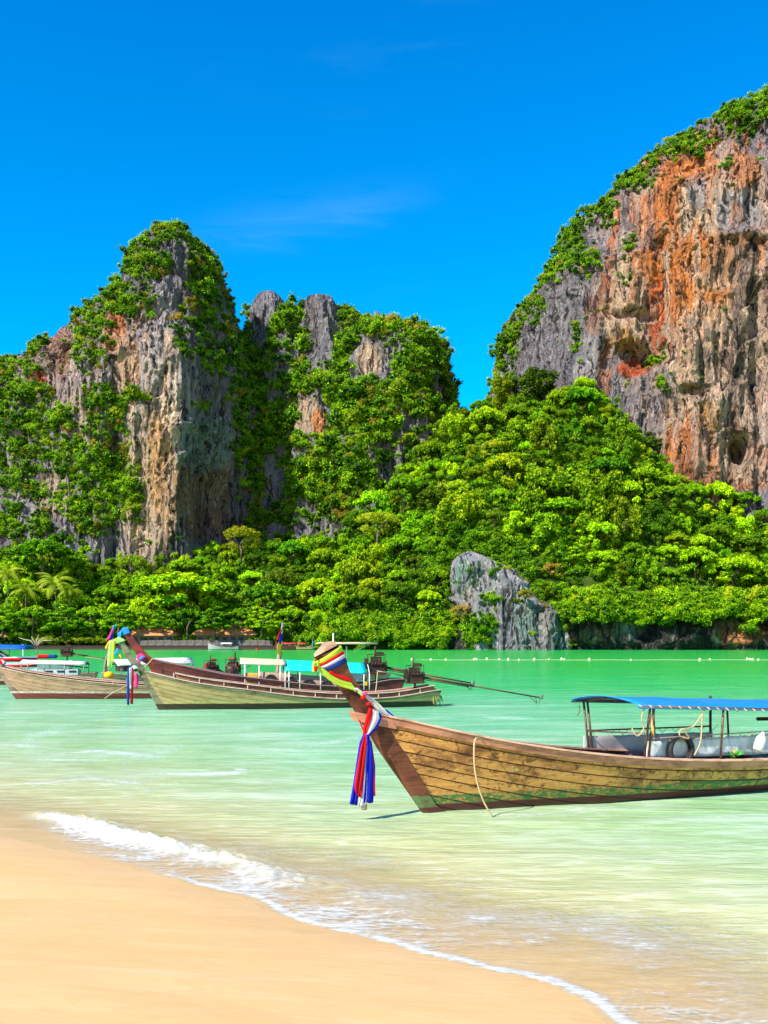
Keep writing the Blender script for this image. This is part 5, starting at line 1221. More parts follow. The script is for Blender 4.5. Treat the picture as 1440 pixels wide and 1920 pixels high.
# ================================================================== near long-tail boat
fa = Frame(795, 1525, 25.5)
A = fa.root('longtail_boat', 'nearest weathered yellow-brown wooden longtail boat with tall prow and blue tarpaulin roof', 'boat', 'longtail boats')
hA = Hull(fa, [(795, 1525), (762, 1478), (733, 1438), (710, 1400), (700, 1380), (688, 1352), (680, 1335)],
          [(690, 1336), (740, 1348), (800, 1361), (850, 1372), (893, 1381), (950, 1392), (1000, 1400), (1060, 1409), (1120, 1416), (1200, 1423), (1280, 1427), (1360, 1428), (1440, 1426), (1560, 1416), (1700, 1396)], .98, 11.2, .5, sc=.19)
mA = dict(plank=YWOOD, inner=INW, wale=RAILW, cap=CAPW)
build_hull(A, hA, mA, strake=.185, nseg=3, nst=110, seed=3, t0=.006, wale=(.125, .03), gap=.012, cap=.10)
prow(A, fa, [(797, 1531, 850, 1531), (777, 1502, 812, 1508), (752, 1466, 790, 1470), (728, 1432, 768, 1432), (706, 1400, 750, 1396), (690, 1372, 738, 1366), (674, 1348, 722, 1345), (664, 1330, 702, 1334), (640, 1295, 686, 1312), (616, 1262, 665, 1282), (601, 1246, 650, 1258), (593, 1236, 640, 1226), (590, 1232, 633, 1212)], PWOOD, (.085, .125))
# end block of the prow, its sunlit paleness painted into the wood
c = [fa.pt(590, 1232, s_) for s_ in (-.13, .13)]; d = [fa.pt(632, 1210, s_) for s_ in (-.13, .13)]; e = [fa.pt(607, 1204, s_) for s_ in (-.10, .10)]; f = [fa.pt(627, 1202, s_) for s_ in (-.10, .10)]; g = [fa.pt(588, 1226, s_) for s_ in (-.12, .12)]
loft([[c[0], d[0], f[0], e[0], g[0]], [c[1], d[1], f[1], e[1], g[1]]]).build('prow_cap', ENDW, A)
# beak timber across the stem
p = fa.pt(672, 1344, 0); secs = []
for a, b in (((657, 1333), (667, 1352)), ((690, 1340), (690, 1357)), ((735, 1350), (735, 1366))):
    t_, u_ = fa.pt(*a), fa.pt(*b); hw = .155 if a[0] > 670 else .11
    secs.append([Vector((t_.x, -hw, t_.z)), Vector((t_.x, hw, t_.z)), Vector((u_.x, hw, u_.z)), Vector((u_.x, -hw, u_.z))])
loft(secs).build('stem_block', RAILW, A)
def uA(px, lat, py=1400): return fa.pt(px, py, lat).x
# canopy
u0 = uA(1072, .93, 1320); u1 = 10.3; pe = [uA(1097, .88, 1320), uA(1216, -.78, 1324), uA(1345, -.78, 1326), 7.4, 9.5]
ze0 = fa.pt(1185, 1324, -.92).z; ze1 = fa.pt(1440, 1333, -.92).z
ca = arch_roof(A, (u0, u1), (ze0+.005, ze1+(ze1-ze0)*.6), .11, .93, TBLUE, posts=pe, foot=footing(hA), pr=.021, nseg=26, sag=.022, th=.012, pm=METAL)
ftA = footing(hA)
# mid rails, far and near, and lacing
zr = fa.pt(1200, 1366, .84).z
MB().tube([Vector((pe[0], .84, zr+.01)), Vector((uA(1332, .84), .84, zr-.02))], .016, 6).build('side_rail', IRON, ca)
MB().tube([Vector((pe[0], -.78, zr+.10)), Vector((pe[0], .84, zr+.0))], .014, 6).build('cross_rail', METAL, ca)
MB().tube([Vector((uA(1332, .84), .84, .45)), Vector((uA(1332, .84), .84, ze0))], .026, 8).build('canopy_post', IRON, ca)
zn = fa.pt(1380, 1378, -.82).z
MB().tube([Vector((pe[1], -.84, zn+.02)), Vector((9.7, -.84, zn+.06))], .013, 6).build('side_rail', STEEL, ca)
zt = fa.pt(1150, 1377, .82).z
curtain(A, ((pe[0]+.02, .82, zt), (uA(1334, .82), .82, zt-.04)), ((pe[0]+.02, .82, .42), (uA(1334, .82), .82, .42)), TGREY, 'side_curtain', .03, 40, 7, 1)
zc = fa.pt(1215, 1391, -.78).z
curtain(A, ((uA(1213, -.70), -.70, zc), (9.6, -.62, zc+.03)), ((uA(1213, -.70), -.70, ftA(uA(1213, -.70))[1]-.03), (9.6, -.62, ftA(9.6)[1]-.06)), PLAST, 'plastic_curtain', .012, 60, 5, 2)
zb_ = ftA(uA(1214, -.71))[1]; MB().box((uA(1214, -.71), -.71, (zc+zb_)/2), (.035, .02, zc-zb_)).build('curtain_batten', WHITEP, A)
MB().box((uA(1095, .82), .81, (zt+.3)/2), (.03, .02, zt-.3)).build('curtain_batten', WHITEP, A)
# lacing cords: zigzag between rail and curtain, and along the eave
b = MB(); x = pe[0]+.1; k = 0
while x < uA(1330, .84): b.tube([(x, .84, zr), (x+.10, .83, zt-.02)], .006, 4).tube([(x+.10, .83, zt-.02), (x+.24, .84, zr)], .006, 4); x += .32
x = pe[1]+.05
while x < 9.5: b.tube([(x, -.84, zn), (x+.09, -.71, zc-.02)], .006, 4).tube([(x+.09, -.71, zc-.02), (x+.22, -.84, zn)], .006, 4); x += .30
b.build('lacing', ROPE, ca, kind='stuff')
x = pe[1]-.35; f_ = (ze1-ze0)/(uA(1440, -.92)-uA(1185, -.92))
while x < 10.2:
    zz = ze0+f_*(x-uA(1185, -.92)); MB().tube([Vector((x, -.95, zz+.03)), Vector((x+.03, -.98, zz-.005)), Vector((x+.07, -.94, zz-.03))], .011, 5).build('eave_tie', CAPW, ca); x += .215
def rope(fr, pts, r, label, group=None, mat=ROPE, name='rope', cat='rope', world=False):
    P = [Vector(p) if world or len(p) == 3 and p[2] is None else fr.pt(p[0], p[1], p[2]) for p in pts]
    # catmull-rom
    Q = []
    for i in range(len(P)-1):
        p0, p1, p2, p3 = P[max(i-1, 0)], P[i], P[i+1], P[min(i+2, len(P)-1)]
        for j in range(6):
            t = j/6; Q.append(.5*((2*p1)+(p2-p0)*t+(2*p0-5*p1+4*p2-p3)*t*t+(3*p1-p0-3*p2+p3)*t**3))
    Q.append(P[-1]); b = MB().tube(Q, r, 6); o = b.build(name, mat); tag(o, label, cat, group); fr.place(o); return o
rope(fa, [(905, 1387, -0.444), (893, 1384, -0.711), (889, 1400, -0.762), (890, 1440, -0.762), (897, 1475, -0.762), (908, 1505, -0.762), (924, 1532, -0.787)], .016, 'tan mooring rope hanging over the near hull into the water')
rope(fa, [(1210, 1325, -0.914), (1203, 1345, -0.940), (1207, 1366, -0.914), (1195, 1380, -0.914), (1185, 1366, -0.889)], .013, 'loose coil of pale rope tied to the first near canopy post')
rope(fa, [(1333, 1325, -0.914), (1318, 1335, -0.940), (1316, 1360, -0.927), (1313, 1392, -0.927), (1302, 1416, -0.927)], .013, 'pale rope hanging beside the tyre from the canopy eave')
rope(fa, [(1316, 1340, -0.927), (1300, 1362, -0.914), (1278, 1368, -0.914), (1275, 1380, -0.889), (1292, 1384, -0.889), (1280, 1368, -0.914)], .014, 'knotted pale rope holding the tyre up on the near boat')
rope(fa, [(1086, 1322, -0.914), (1087, 1334, -0.940), (1082, 1342, -0.940)], .006, 'thin dark string dangling from the front corner of the blue roof', mat=IRON, name='string')
tyre(fa, 1276, 1406, -.77, .285, 'black tyre hanging beside the clear plastic curtain of the nearest boat')
p = fa.pt(1222, 1378, -.88); o = MB().tube([p+Vector((-.05, 0, .38)), p+Vector((.02, 0, .1)), p+Vector((.04, 0, -.02))], [.022, .032, .012], 6).build('bamboo_float', simple('orange_stick', (.80, .42, .14), .8)); tag(o, 'short orange-tan stick tied to the canopy post', 'stick'); fa.place(o)
p = fa.pt(1425, 1392, -.88)
bt = MB(); M_ = Matrix.Rotation(R(24), 3, 'Y'); bt.lathe([(.03, -.16), (.085, -.15), (.095, -.05), (.09, .08), (.05, .14), (.03, .17), (.03, .20)], p, 10, M_)
o = bt.build('plastic_jug', WHITEP); tag(o, 'white plastic jug hung from the rail at the right edge', 'jug'); fa.place(o)
p = fa.pt(1378, 1421, -.84); o = empty('offering_flowers', (0, 0, 0), 0, 'small green leaves with orange flowers lying on the near gunwale', 'flowers'); fa.place(o)
b = MB(); r_ = random.Random(3)
for k in range(16): a = r_.uniform(0, 6.28); q = Vector((math.cos(a)*.10, math.sin(a)*.05, r_.uniform(0, .07))); b.add([p+q, p+q*1.9+Vector((.02, 0, .02)), p+q*1.3+Vector((0, .02, .05)), p+q*.6+Vector((0, 0, .04))], [(0, 1, 2, 3)])
b.build('leaves', simple('leaf_green', (.06, .38, .03), .6), o)
b = MB(); [b.lathe([(.0, -.02), (.022, 0), (0, .02)], p+Vector((.03*math.cos(k*2), .02*math.sin(k*2), .09+.01*k)), 6) for k in range(5)]; b.build('blossom', CYEL, o)
engine(A, (11.0, 0, .85), (15.8, 0, .15), (8.35, -.15, fa.pt(1400, 1348, -.1).z+.18), 1.15)
MB().tube([fa.pt(1420, 1348, .2), fa.pt(1560, 1346, .2)], .035, 8).build('steering_pole', IRON, A)
# --- cloth on the near prow
rb = empty('prow_ribbon_bands', (0, 0, 0), 0, 'lime, red, white and navy cloth bands wound round the top of the near prow', 'ribbon', 'ribbons on the near prow'); fa.place(rb)
def band(f0, f1, b0, b1, mat, h=.125, ex=.014, name='band'):
    """closed band round the post: front edge f0..f1, back edge b0..b1 (photo points)"""
    rows = []
    def corner(px, lat): return fa.pt(px[0], px[1], lat)
    F0, F1, B0, B1 = [fa.pt(*q) for q in (f0, f1, b0, b1)]
    m0, m1 = F0.lerp(B0, .22), F1.lerp(B1, .22)
    loop0 = [Vector((F0.x-ex*2, -h*.35, F0.z)), Vector((m0.x-ex, -h-ex, m0.z)), F0.lerp(B0, .6)+Vector((0, -h-ex*1.8, .004)), Vector((B0.x+ex, -h-ex, B0.z)), Vector((B0.x+ex*1.5, h+ex, B0.z)), Vector((m0.x-ex, h+ex, m0.z)), Vector((F0.x-ex*2, h*.35, F0.z))]
    loop1 = [Vector((F1.x-ex*2, -h*.35, F1.z)), Vector((m1.x-ex, -h-ex, m1.z)), F1.lerp(B1, .6)+Vector((0, -h-ex*1.8, -.004)), Vector((B1.x+ex, -h-ex, B1.z)), Vector((B1.x+ex*1.5, h+ex, B1.z)), Vector((m1.x-ex, h+ex, m1.z)), Vector((F1.x-ex*2, h*.35, F1.z))]
    loop0.append(loop0[0]); loop1.append(loop1[0]); rows = []
    for i in range(4):
        g = i/3; bul = Vector((0, 0, 0)); rows.append([a.lerp(b, g)*1.0+Vector((0, (-1 if a.y < 0 else 1)*.006*math.sin(g*PI), 0)) for a, b in zip(loop0, loop1)])
    MB().sheet(rows, .005).build(name, mat, rb)
band((592, 1240), (595, 1247), (631, 1211), (635, 1220), CYG); band((595, 1247), (598, 1251), (635, 1220), (637, 1226), CRED); band((598, 1251), (602, 1254), (637, 1226), (639, 1232), CWH); band((602, 1254), (609, 1260), (639, 1232), (642, 1241), CNAVY)
k_ = cloth(fa, [(586, 1243, 598, 1240), (585, 1252, 597, 1252), (587, 1260, 594, 1262)], -.16, n=5, fold=.02); k_.build('knot', CYG, rb)
k_ = cloth(fa, [(588, 1250, 596, 1249), (590, 1258, 594, 1259)], -.175, n=4, fold=.01); k_.build('knot_tail', CRED, rb)
ss = empty('slanting_ribbon', (0, 0, 0), 0, 'lime green cloth with a red edge slanting across the near prow post', 'ribbon', 'ribbons on the near prow'); fa.place(ss)
cloth(fa, [(594, 1243, 590, 1247), (606, 1253, 601, 1261), (622, 1265, 618, 1276), (640, 1274, 638, 1287), (658, 1278, 662, 1294), (668, 1293, 668, 1298)], -.150, n=6, fold=.006, nf=1.5).build('green_sash', CYG, ss)
cloth(fa, [(618, 1257, 618, 1263), (632, 1264, 633, 1271), (648, 1268, 650, 1277), (657, 1272, 660, 1279)], -.158, n=4, fold=.004).build('red_edge', CRED, ss)
sw = empty('prow_scarf', (0, 0, 0), 0, 'white scarf with red knots and blue tip behind the near prow', 'scarf', 'ribbons on the near prow'); fa.place(sw)
cloth(fa, [(662, 1290, 670, 1290), (672, 1297, 684, 1300), (684, 1305, 698, 1308), (694, 1316, 712, 1320), (706, 1330, 726, 1336), (722, 1340, 742, 1347)], -.165, n=6, fold=.02, nf=1.5).build('white_scarf', CWH, sw)
cloth(fa, [(670, 1298, 678, 1296), (678, 1306, 688, 1305)], -.185, n=4, fold=.01).build('green_end', CGRN, sw)
cloth(fa, [(717, 1332, 724, 1330), (728, 1339, 736, 1340), (736, 1344, 745, 1349)], -.175, n=4, fold=.01).build('blue_tip', CBLUE, sw)
for q, mt in (((681, 1308), CRED), ((691, 1320), CRED), ((684, 1301), CPINK)):
    b = MB(); b.lathe([(0, -.035), (.035, -.02), (.045, 0), (.03, .025), (0, .035)], fa.pt(q[0], q[1], -.20), 10); b.build('knot', mt, sw)
tl = empty('prow_tricolour', (0, 0, 0), 0, 'long red, white and blue cloth knotted on the near stem and hanging to the water', 'ribbon', 'ribbons on the near prow'); fa.place(tl)
cloth(fa, [(692, 1327, 700, 1329), (686, 1345, 696, 1349), (682, 1362, 690, 1364), (682, 1378, 687, 1378)], -.200, n=6, fold=.012).build('red_strip', CRED, tl)
cloth(fa, [(699, 1329, 710, 1336), (695, 1349, 712, 1347), (689, 1366, 704, 1364), (686, 1379, 690, 1379)], -.205, n=8, fold=.012, nf=1.2).build('white_strip', CWH, tl)
cloth(fa, [(710, 1335, 714, 1338), (711, 1347, 714, 1349), (703, 1364, 706, 1367), (689, 1379, 692, 1380)], -.200, n=3, fold=.006).build('blue_strip', CBLUE, tl)
cloth(fa, [(692, 1327, 704, 1330), (690, 1324, 700, 1326)], -.17, n=4, fold=.01).build('over_stem', CRED, tl)
cloth(fa, [(682, 1376, 686, 1377), (675, 1392, 682, 1395), (670, 1425, 681, 1428), (664, 1465, 676, 1470), (655, 1508, 670, 1510)], -.20, n=7, fold=.022, seed=1).build('blue_strip', CBLUE, tl)
cloth(fa, [(683, 1376, 689, 1377), (677, 1400, 688, 1400), (670, 1440, 684, 1440), (664, 1475, 680, 1480), (666, 1487, 676, 1496)], -.225, n=7, fold=.018, seed=2).build('red_strip', CRED, tl)
cloth(fa, [(686, 1376, 690, 1378), (682, 1410, 690, 1410), (678, 1450, 688, 1450), (674, 1496, 686, 1496), (670, 1512, 684, 1511)], -.215, n=5, fold=.018, seed=3).build('white_strip', CWH, tl)
cloth(fa, [(688, 1377, 692, 1378), (689, 1400, 698, 1398), (685, 1440, 703, 1436), (682, 1475, 703, 1472), (681, 1505, 700, 1506)], -.235, n=8, fold=.02, nf=1.6, seed=4).build('blue_strip', CBLUE, tl)
cloth(fa, [(694, 1388, 697, 1390), (698, 1420, 701, 1420), (700, 1455, 703, 1455), (700, 1492, 704, 1493)], -.225, n=3, fold=.01, seed=5).build('red_strip', CRED, tl)
cloth(fa, [(677, 1508, 688, 1508), (678, 1519, 687, 1519)], -.21, n=4, fold=.015).build('tan_end', simple('tan_cloth', (.60, .40, .24), .8), tl)
cloth(fa, [(672, 1350, 674, 1350), (680, 1368, 682, 1368), (684, 1378, 688, 1378)], -.12, n=3, fold=.004).build('red_cord', CRED, tl)

# ================================================================== olive boat in the middle distance
fb = Frame(297, 1331, 12.0)
B = fb.root('longtail_boat', 'olive green wooden longtail boat with pale pink rails, in front of the maroon boat', 'boat', 'longtail boats')
hB = Hull(fb, [(297, 1331), (289, 1317), (277, 1294), (266, 1272), (258, 1257)], [(260, 1256), (300, 1266), (350, 1278), (400, 1286), (460, 1293), (520, 1301), (560, 1306), (635, 1311), (690, 1311), (740, 1308), (785, 1301), (818, 1294)], .82, 11.35, .35, sc=.15)
build_hull(B, hB, dict(plank=OLIVE, inner=INW, wale=OLPOST, cap=PINKR), strake=.19, nseg=3, nst=50, seed=5, gap=.004, wale=(.10, .03), cap=.12, rail=(.10, .98, .21, .075))
prow(B, fb, [(299, 1334, 318, 1334), (287, 1313, 297, 1308), (272, 1284, 283, 1278), (258, 1257, 270, 1250), (247, 1247, 258, 1240), (233, 1228, 245, 1224), (221, 1205, 232, 1201), (219, 1200, 229, 1197)], OLPOST, (.06, .10))
engine(B, fb.pt(778, 1283, 0), fb.pt(1012, 1308, .6), fb.pt(706, 1258, -.1), .95)
b = MB(); r_ = random.Random(8)
for k in range(16):
    p = fb.pt(800+r_.uniform(0, 14), 1293+r_.uniform(-1, 2), -.5+r_.uniform(0, 1)); e = p+Vector((.1+r_.uniform(0, .35), r_.uniform(-.15, .1), -.5-r_.uniform(0, .2)))
    b.tube([p, p.lerp(e, .5)+Vector((.12, 0, .03)), e], [.02, .03, .008], 4)
o = b.build('palm_leaf_fender', simple('dry_palm', (.42, .40, .10), .8, var=.4)); tag(o, 'bundle of drying palm leaves hanging over the olive boat stern', 'palm leaves'); fb.place(o)
rope(fb, [(708, 1260, -.7), (707, 1270, -.72), (706, 1284, -.72), (704, 1299, -.7)], .022, 'knotted orange-tan rope hanging from the rod beside the dark engine')
o = empty('garland', (0, 0, 0), 0, 'red and yellow flower garland lying inside the olive boat near its stern', 'garland'); fb.place(o)
for q, mt in ((0, CYEL), (1, CRED)):
    b = MB()
    for k in range(9): b.lathe([(0, -.05), (.055, 0), (0, .05)], fb.pt(688+k*2.3+q*1.3, 1303+(k*3 % 3)+q*2, -.45), 8)
    b.build('flowers', mt, o)
def hang(fr, name, label, cat, strips, group=None):
    o = empty(name, (0, 0, 0), 0, label, cat, group); fr.place(o)
    for nm, mt, lat, rows in strips: cloth(fr, rows, lat, n=4, fold=.035, nf=1.3, seed=rows[0][0] % 7, th=.015).build(nm, mt, o)
    return o
hang(fb, 'prow_ribbon', 'pale lime green cloth hanging from the tip of the olive prow', 'ribbon', [
    ('wrap', CGRN, -.15, [(206, 1203, 222, 1194), (209, 1207, 230, 1197), (214, 1208, 236, 1201)]), ('tail', CGRN, -.18, [(205, 1201, 215, 1200), (203, 1225, 213, 1225), (202, 1250, 210, 1252)]),
    ('tail', CYG, -.20, [(210, 1201, 216, 1203), (209, 1225, 214, 1226), (208, 1242, 213, 1243)])])
hang(fb, 'prow_ribbon', 'navy, white and dark red cloth hanging low on the olive stem', 'ribbon', [
    ('blue_wrap', CNAVY, -.20, [(239, 1254, 246, 1246), (243, 1256, 252, 1246), (246, 1258, 256, 1249)]), ('white_wrap', CWH, -.22, [(246, 1250, 252, 1247), (250, 1256, 260, 1252)]), ('blue_tail', CNAVY, -.24, [(239, 1253, 244, 1252), (238, 1290, 243, 1290), (239, 1321, 243, 1322)]),
    ('white_tail', CWH, -.26, [(243, 1252, 247, 1251), (243, 1275, 246, 1276), (243, 1292, 246, 1292)]), ('red_tail', CDRED, -.25, [(246, 1256, 251, 1256), (245, 1290, 250, 1290), (245, 1319, 250, 1321)])])
hang(fb, 'prow_ribbon', 'bright pink and sky blue cloth showing behind the navy ribbon', 'ribbon', [
    ('pink_tail', CPINK, .25, [(252, 1262, 258, 1262), (252, 1278, 259, 1279), (252, 1289, 258, 1289)]), ('blue_tail', CSKY, .3, [(248, 1258, 253, 1258), (236, 1276, 242, 1278)])])

# ================================================================== maroon boat behind it
fm = Frame(318, 1320, 8.5)
M = fm.root('longtail_boat', 'dark maroon longtail boat with turquoise canopy and a row of tyres', 'boat', 'longtail boats')
hM = Hull(fm, [(318, 1320), (305, 1300), (292, 1270), (280, 1248), (273, 1234)], [(274, 1233), (310, 1242), (350, 1250), (420, 1265), (480, 1272), (530, 1278), (590, 1285), (640, 1288), (690, 1283), (736, 1274)], .85, 10.0, .35, sc=.14)
build_hull(M, hM, dict(plank=MARO, inner=INW, wale=MARO, cap=simple('purple_cap', (.34, .20, .20), .6)), strake=.22, nseg=2, nst=40, seed=6, wale=(.08, .03), cap=.10, smax=7)
prow(M, fm, [(322, 1328, 335, 1328), (296, 1280, 312, 1278), (276, 1246, 296, 1240), (262, 1238, 277, 1228), (246, 1212, 258, 1206), (232, 1190, 243, 1185), (228, 1182, 240, 1176)], MPOST, (.07, .11))
hang(fm, 'prow_ribbon', 'sky blue cloth capping the tip of the maroon prow with a hanging tail', 'ribbon', [
    ('wrap', CSKY, -.15, [(224, 1184, 232, 1176), (228, 1188, 240, 1177), (231, 1191, 245, 1187)]), ('tail', CSKY, -.16, [(221, 1186, 229, 1183), (221, 1196, 227, 1197), (222, 1202, 225, 1204)]),
    ('tail', CSKY, .2, [(218, 1216, 222, 1216), (214, 1228, 221, 1228)]), ('yellow_tail', CYEL, .2, [(223, 1228, 226, 1227), (226, 1235, 230, 1235)]), ('blue_tail', CBLUE, .2, [(231, 1198, 233, 1198), (228, 1212, 232, 1213)])])
hang(fm, 'prow_ribbon', 'pink and blue cloth knotted where the maroon prow meets the hull', 'ribbon', [
    ('pink_wrap', CPINK, -.18, [(256, 1230, 264, 1224), (258, 1238, 270, 1228), (262, 1242, 273, 1232)]), ('blue_wrap', CSKY, -.20, [(259, 1236, 268, 1229), (262, 1239, 272, 1232)]), ('pink_tail', CPINK, -.22, [(257, 1238, 264, 1238), (256, 1247, 262, 1250)])])
rope(fm, [(287, 1234, -.5), (279, 1243, -.52), (270, 1252, -.52)], .025, 'short tan rope over the maroon bow')
def um(px, lat=0, py=1260): return fm.pt(px, py, lat).x
# cream section then turquoise section of the roof
ze = fm.pt(490, 1243, -.8).z
arch_roof(M, (um(450), um(534)), (fm.pt(452, 1243, -.75).z, fm.pt(530, 1246, -.75).z), .20, .75, TCREAM, posts=[um(459), um(485), um(524)], post_z=.6, pr=.022, nseg=10, pm=WHITEP, sag=.01)
zt_ = fm.pt(600, 1262, -.8).z
arch_roof(M, (um(532), um(682)), (fm.pt(540, 1256, -.8).z, fm.pt(680, 1262, -.8).z), .42, .85, TTURQ, posts=[um(533), um(540), um(560), um(598), um(678), um(688)], post_z=.6, pr=.022, nseg=14, pm=WHITEP, sag=.01, over=.3)
curtain(M, (fm.pt(459, 1261, -.72), fm.pt(484, 1262, -.72)), (fm.pt(459, 1282, -.72), fm.pt(484, 1284, -.72)), TORNG, 'orange_curtain', .02, 8, 3)
curtain(M, (fm.pt(485, 1259, -.60), fm.pt(640, 1270, -.60)), (fm.pt(485, 1288, -.60), fm.pt(640, 1297, -.60)), TBEIGE, 'beige_curtain', .02, 40, 3)
MB().tube([fm.pt(560, 1257, -.8), fm.pt(690, 1262, -.8)], .018, 6).build('side_rail', WHITEP, M)
MB().box(fm.pt(668, 1268, -.5), (.5, .05, .35)).build('pale_blue_board', simple('pale_blue', (.45, .62, .72), .5), M)
for k, (px, py) in enumerate([(508, 1276), (545, 1280), (579, 1284), (613, 1287)]):
    tyre(fm, px, py, -.70, .27, ['first tyre from the bow on the beige curtain of the maroon boat', 'second tyre from the bow on the beige curtain', 'third tyre from the bow on the beige curtain', 'last tyre, next to the near prow, on the beige curtain'][k], 'tyres on the maroon boat', w=.12)
engine(M, fm.pt(706, 1266, 0), fm.pt(884, 1281, .3), fm.pt(648, 1264, .1), 1.12)
hang(fm, 'hanging_rag', 'dark and yellow rag tied to the end post of the turquoise canopy', 'rag', [('dark_rag', IRON, -.85, [(683, 1266, 688, 1266), (683, 1283, 688, 1284)]), ('yellow_rag', CYEL, -.88, [(684, 1278, 689, 1278), (683, 1285, 689, 1286)])])

# ================================================================== grey-brown boat at the left
fc = Frame(30, 1310, 4.0)
Cb = fc.root('longtail_boat', 'grey-brown wooden longtail boat with a white waterline stripe at the left edge', 'boat', 'longtail boats')
hC = Hull(fc, [(30, 1310), (20, 1297), (8, 1278), (-1, 1262), (-8, 1249)], [(-8, 1249), (0, 1251), (30, 1259), (60, 1265), (100, 1271), (167, 1279), (238, 1285), (300, 1288), (360, 1288)], .80, 9.6, .35, sc=.15)
build_hull(Cb, hC, dict(plank=BROWN, inner=INW, wale=BROWN, cap=PINKR), strake=.20, nseg=2, nst=44, seed=7, gap=.004, wale=(.08, .03), cap=.10, rail=(.0, .98, .10, .5))
prow(Cb, fc, [(32, 1314, 48, 1314), (20, 1297, 34, 1295), (5, 1273, 18, 1268), (-8, 1250, 6, 1244), (-22, 1226, -10, 1221), (-38, 1200, -27, 1194)], BPOST, (.07, .10))
hang(fc, 'prow_ribbon', 'red, white and blue cloth round the stem at the left edge of the picture', 'ribbon', [('red_wrap', CRED, -.25, [(-4, 1238, 5, 1236), (-3, 1246, 6, 1246)]), ('white_wrap', CWH, -.27, [(1, 1236, 6, 1238), (4, 1246, 12, 1243)]), ('blue_wrap', CNAVY, -.28, [(4, 1246, 10, 1241), (6, 1248, 13, 1243)])])
rope(fc, [(240, 1284, -.82), (225, 1292, -.85), (210, 1300, -.85), (196, 1310, -.86)], .02, 'tan rope slanting from the grey-brown boat down to the water')
p = fc.pt(204, 1265, -.1); b = MB().lathe([(.1, -.16), (.22, -.14), (.24, .02), (.17, .12), (.05, .15)], p, 12); o = b.build('yellow_buoy', CYEL); tag(o, 'yellow round float lying on the grey-brown boat', 'float'); fc.place(o)

# ================================================================== boats farther out
def simple_longtail(fr, label, sheer, stem, u_end, mats, prow_pairs, beam=.8, eng=None, zk=-.3, group='longtail boats', smax=6, deck=.15):
    r = fr.root('longtail_boat', label, 'boat', group)
    h = Hull(fr, stem, sheer, beam, u_end, .35, sc=.15, zk=zk); build_hull(r, h, mats, strake=.26, nseg=2, nst=24, seed=9, wale=(.1, .03), cap=.1, smax=smax)
    if prow_pairs: prow(r, fr, prow_pairs, mats['post'], (.06, .10))
    if eng: engine(r, eng[0], eng[1], eng[2], eng[3])
    return r
mw = dict(plank=BROWN, inner=INW, wale=RAILW, cap=PINKR, post=BPOST)
# white-canopied boat behind the two prows
fe = Frame(196, 1293, 38)
E_ = simple_longtail(fe, 'longtail boat with a long white canopy behind the two crossed prows', [(196, 1262), (260, 1268), (330, 1269), (400, 1265)], [(196, 1293), (186, 1262)], 8.2, mw, [(198, 1296, 206, 1296), (192, 1272, 199, 1270), (196, 1240, 202, 1240), (205, 1212, 210, 1210), (210, 1200, 214, 1198)])
def ue(px, lat=0): return fe.pt(px, 1250, lat).x
arch_roof(E_, (ue(208), ue(352)), (fe.pt(215, 1247, -.8).z, fe.pt(345, 1243, -.8).z), .30, .85, TWHITE, posts=[ue(216), ue(262), ue(310), ue(350)], post_z=.5, pr=.022, nseg=12, pm=STEEL, sag=.01)
MB().tube([fe.pt(345, 1240, -.8), fe.pt(360, 1234, -.8), fe.pt(357, 1244, -.8), fe.pt(350, 1246, -.8)], .02, 6).build('canopy_hoop', STEEL, E_)
MB().box(fe.pt(240, 1252, 0), (1.0, 1.2, .4), bev=.03).build('dark_locker', IRON, E_)
engine(E_, fe.pt(397, 1264, 0), fe.pt(470, 1290, .2), fe.pt(372, 1256, 0), 1.0, red=True)
hang(fe, 'prow_ribbon', 'pink, blue, red and yellow cloths tied to a pale blue prow stick', 'ribbon', [('blue_stick', CSKY, -.05, [(213, 1172, 217, 1172), (208, 1190, 212, 1191), (203, 1203, 207, 1205)]), ('pink_cloth', CPINK, -.1, [(210, 1178, 214, 1180), (204, 1192, 209, 1194), (200, 1200, 206, 1202)]), ('blue_cloth', CBLUE, -.12, [(209, 1186, 212, 1187), (205, 1196, 210, 1199)]), ('red_cloth', CRED, -.12, [(201, 1198, 205, 1197), (199, 1203, 203, 1204)]), ('yellow_cloth', CYEL, -.15, [(203, 1202, 208, 1202), (197, 1213, 203, 1215), (198, 1216, 201, 1218)])])
# boat seen end-on with its motor towards us and a flagged prow behind
fh = Frame(520, 1288, 261)
Hh = simple_longtail(fh, 'longtail boat seen from its motor end, with a flagged prow beyond', [(520, 1262), (480, 1268), (440, 1274)], [(520, 1288), (523, 1262)], 7.4, mw, [(520, 1290, 518, 1290), (522, 1262, 519, 1262), (525, 1240, 521, 1240), (527, 1222, 523, 1222)])
engine(Hh, fh.pt(437, 1272, 0), fh.pt(425, 1300, 0), fh.pt(470, 1249, 0), 1.15, red=True)
hang(fh, 'prow_flag', 'tall streamer of white, red, blue and yellow cloth above the cream canopy', 'flag', [('white_top', CWH, .0, [(528.5, 1167, 532, 1167), (526, 1185, 530, 1186), (524, 1196, 529, 1198)]), ('red_part', CRED, .1, [(529, 1176, 531, 1176), (521, 1192, 525, 1194), (520, 1200, 524, 1202)]), ('blue_part', CBLUE, .15, [(526, 1188, 531, 1188), (522, 1200, 529, 1199), (523, 1208, 526, 1207)]), ('yellow_part', CYEL, .1, [(524, 1202, 529, 1202), (519, 1213, 526, 1214), (519, 1220, 527, 1222), (521, 1228, 526, 1230)]), ('white_tail', CWH, .0, [(522, 1226, 526, 1226), (520, 1240, 524, 1240)])])
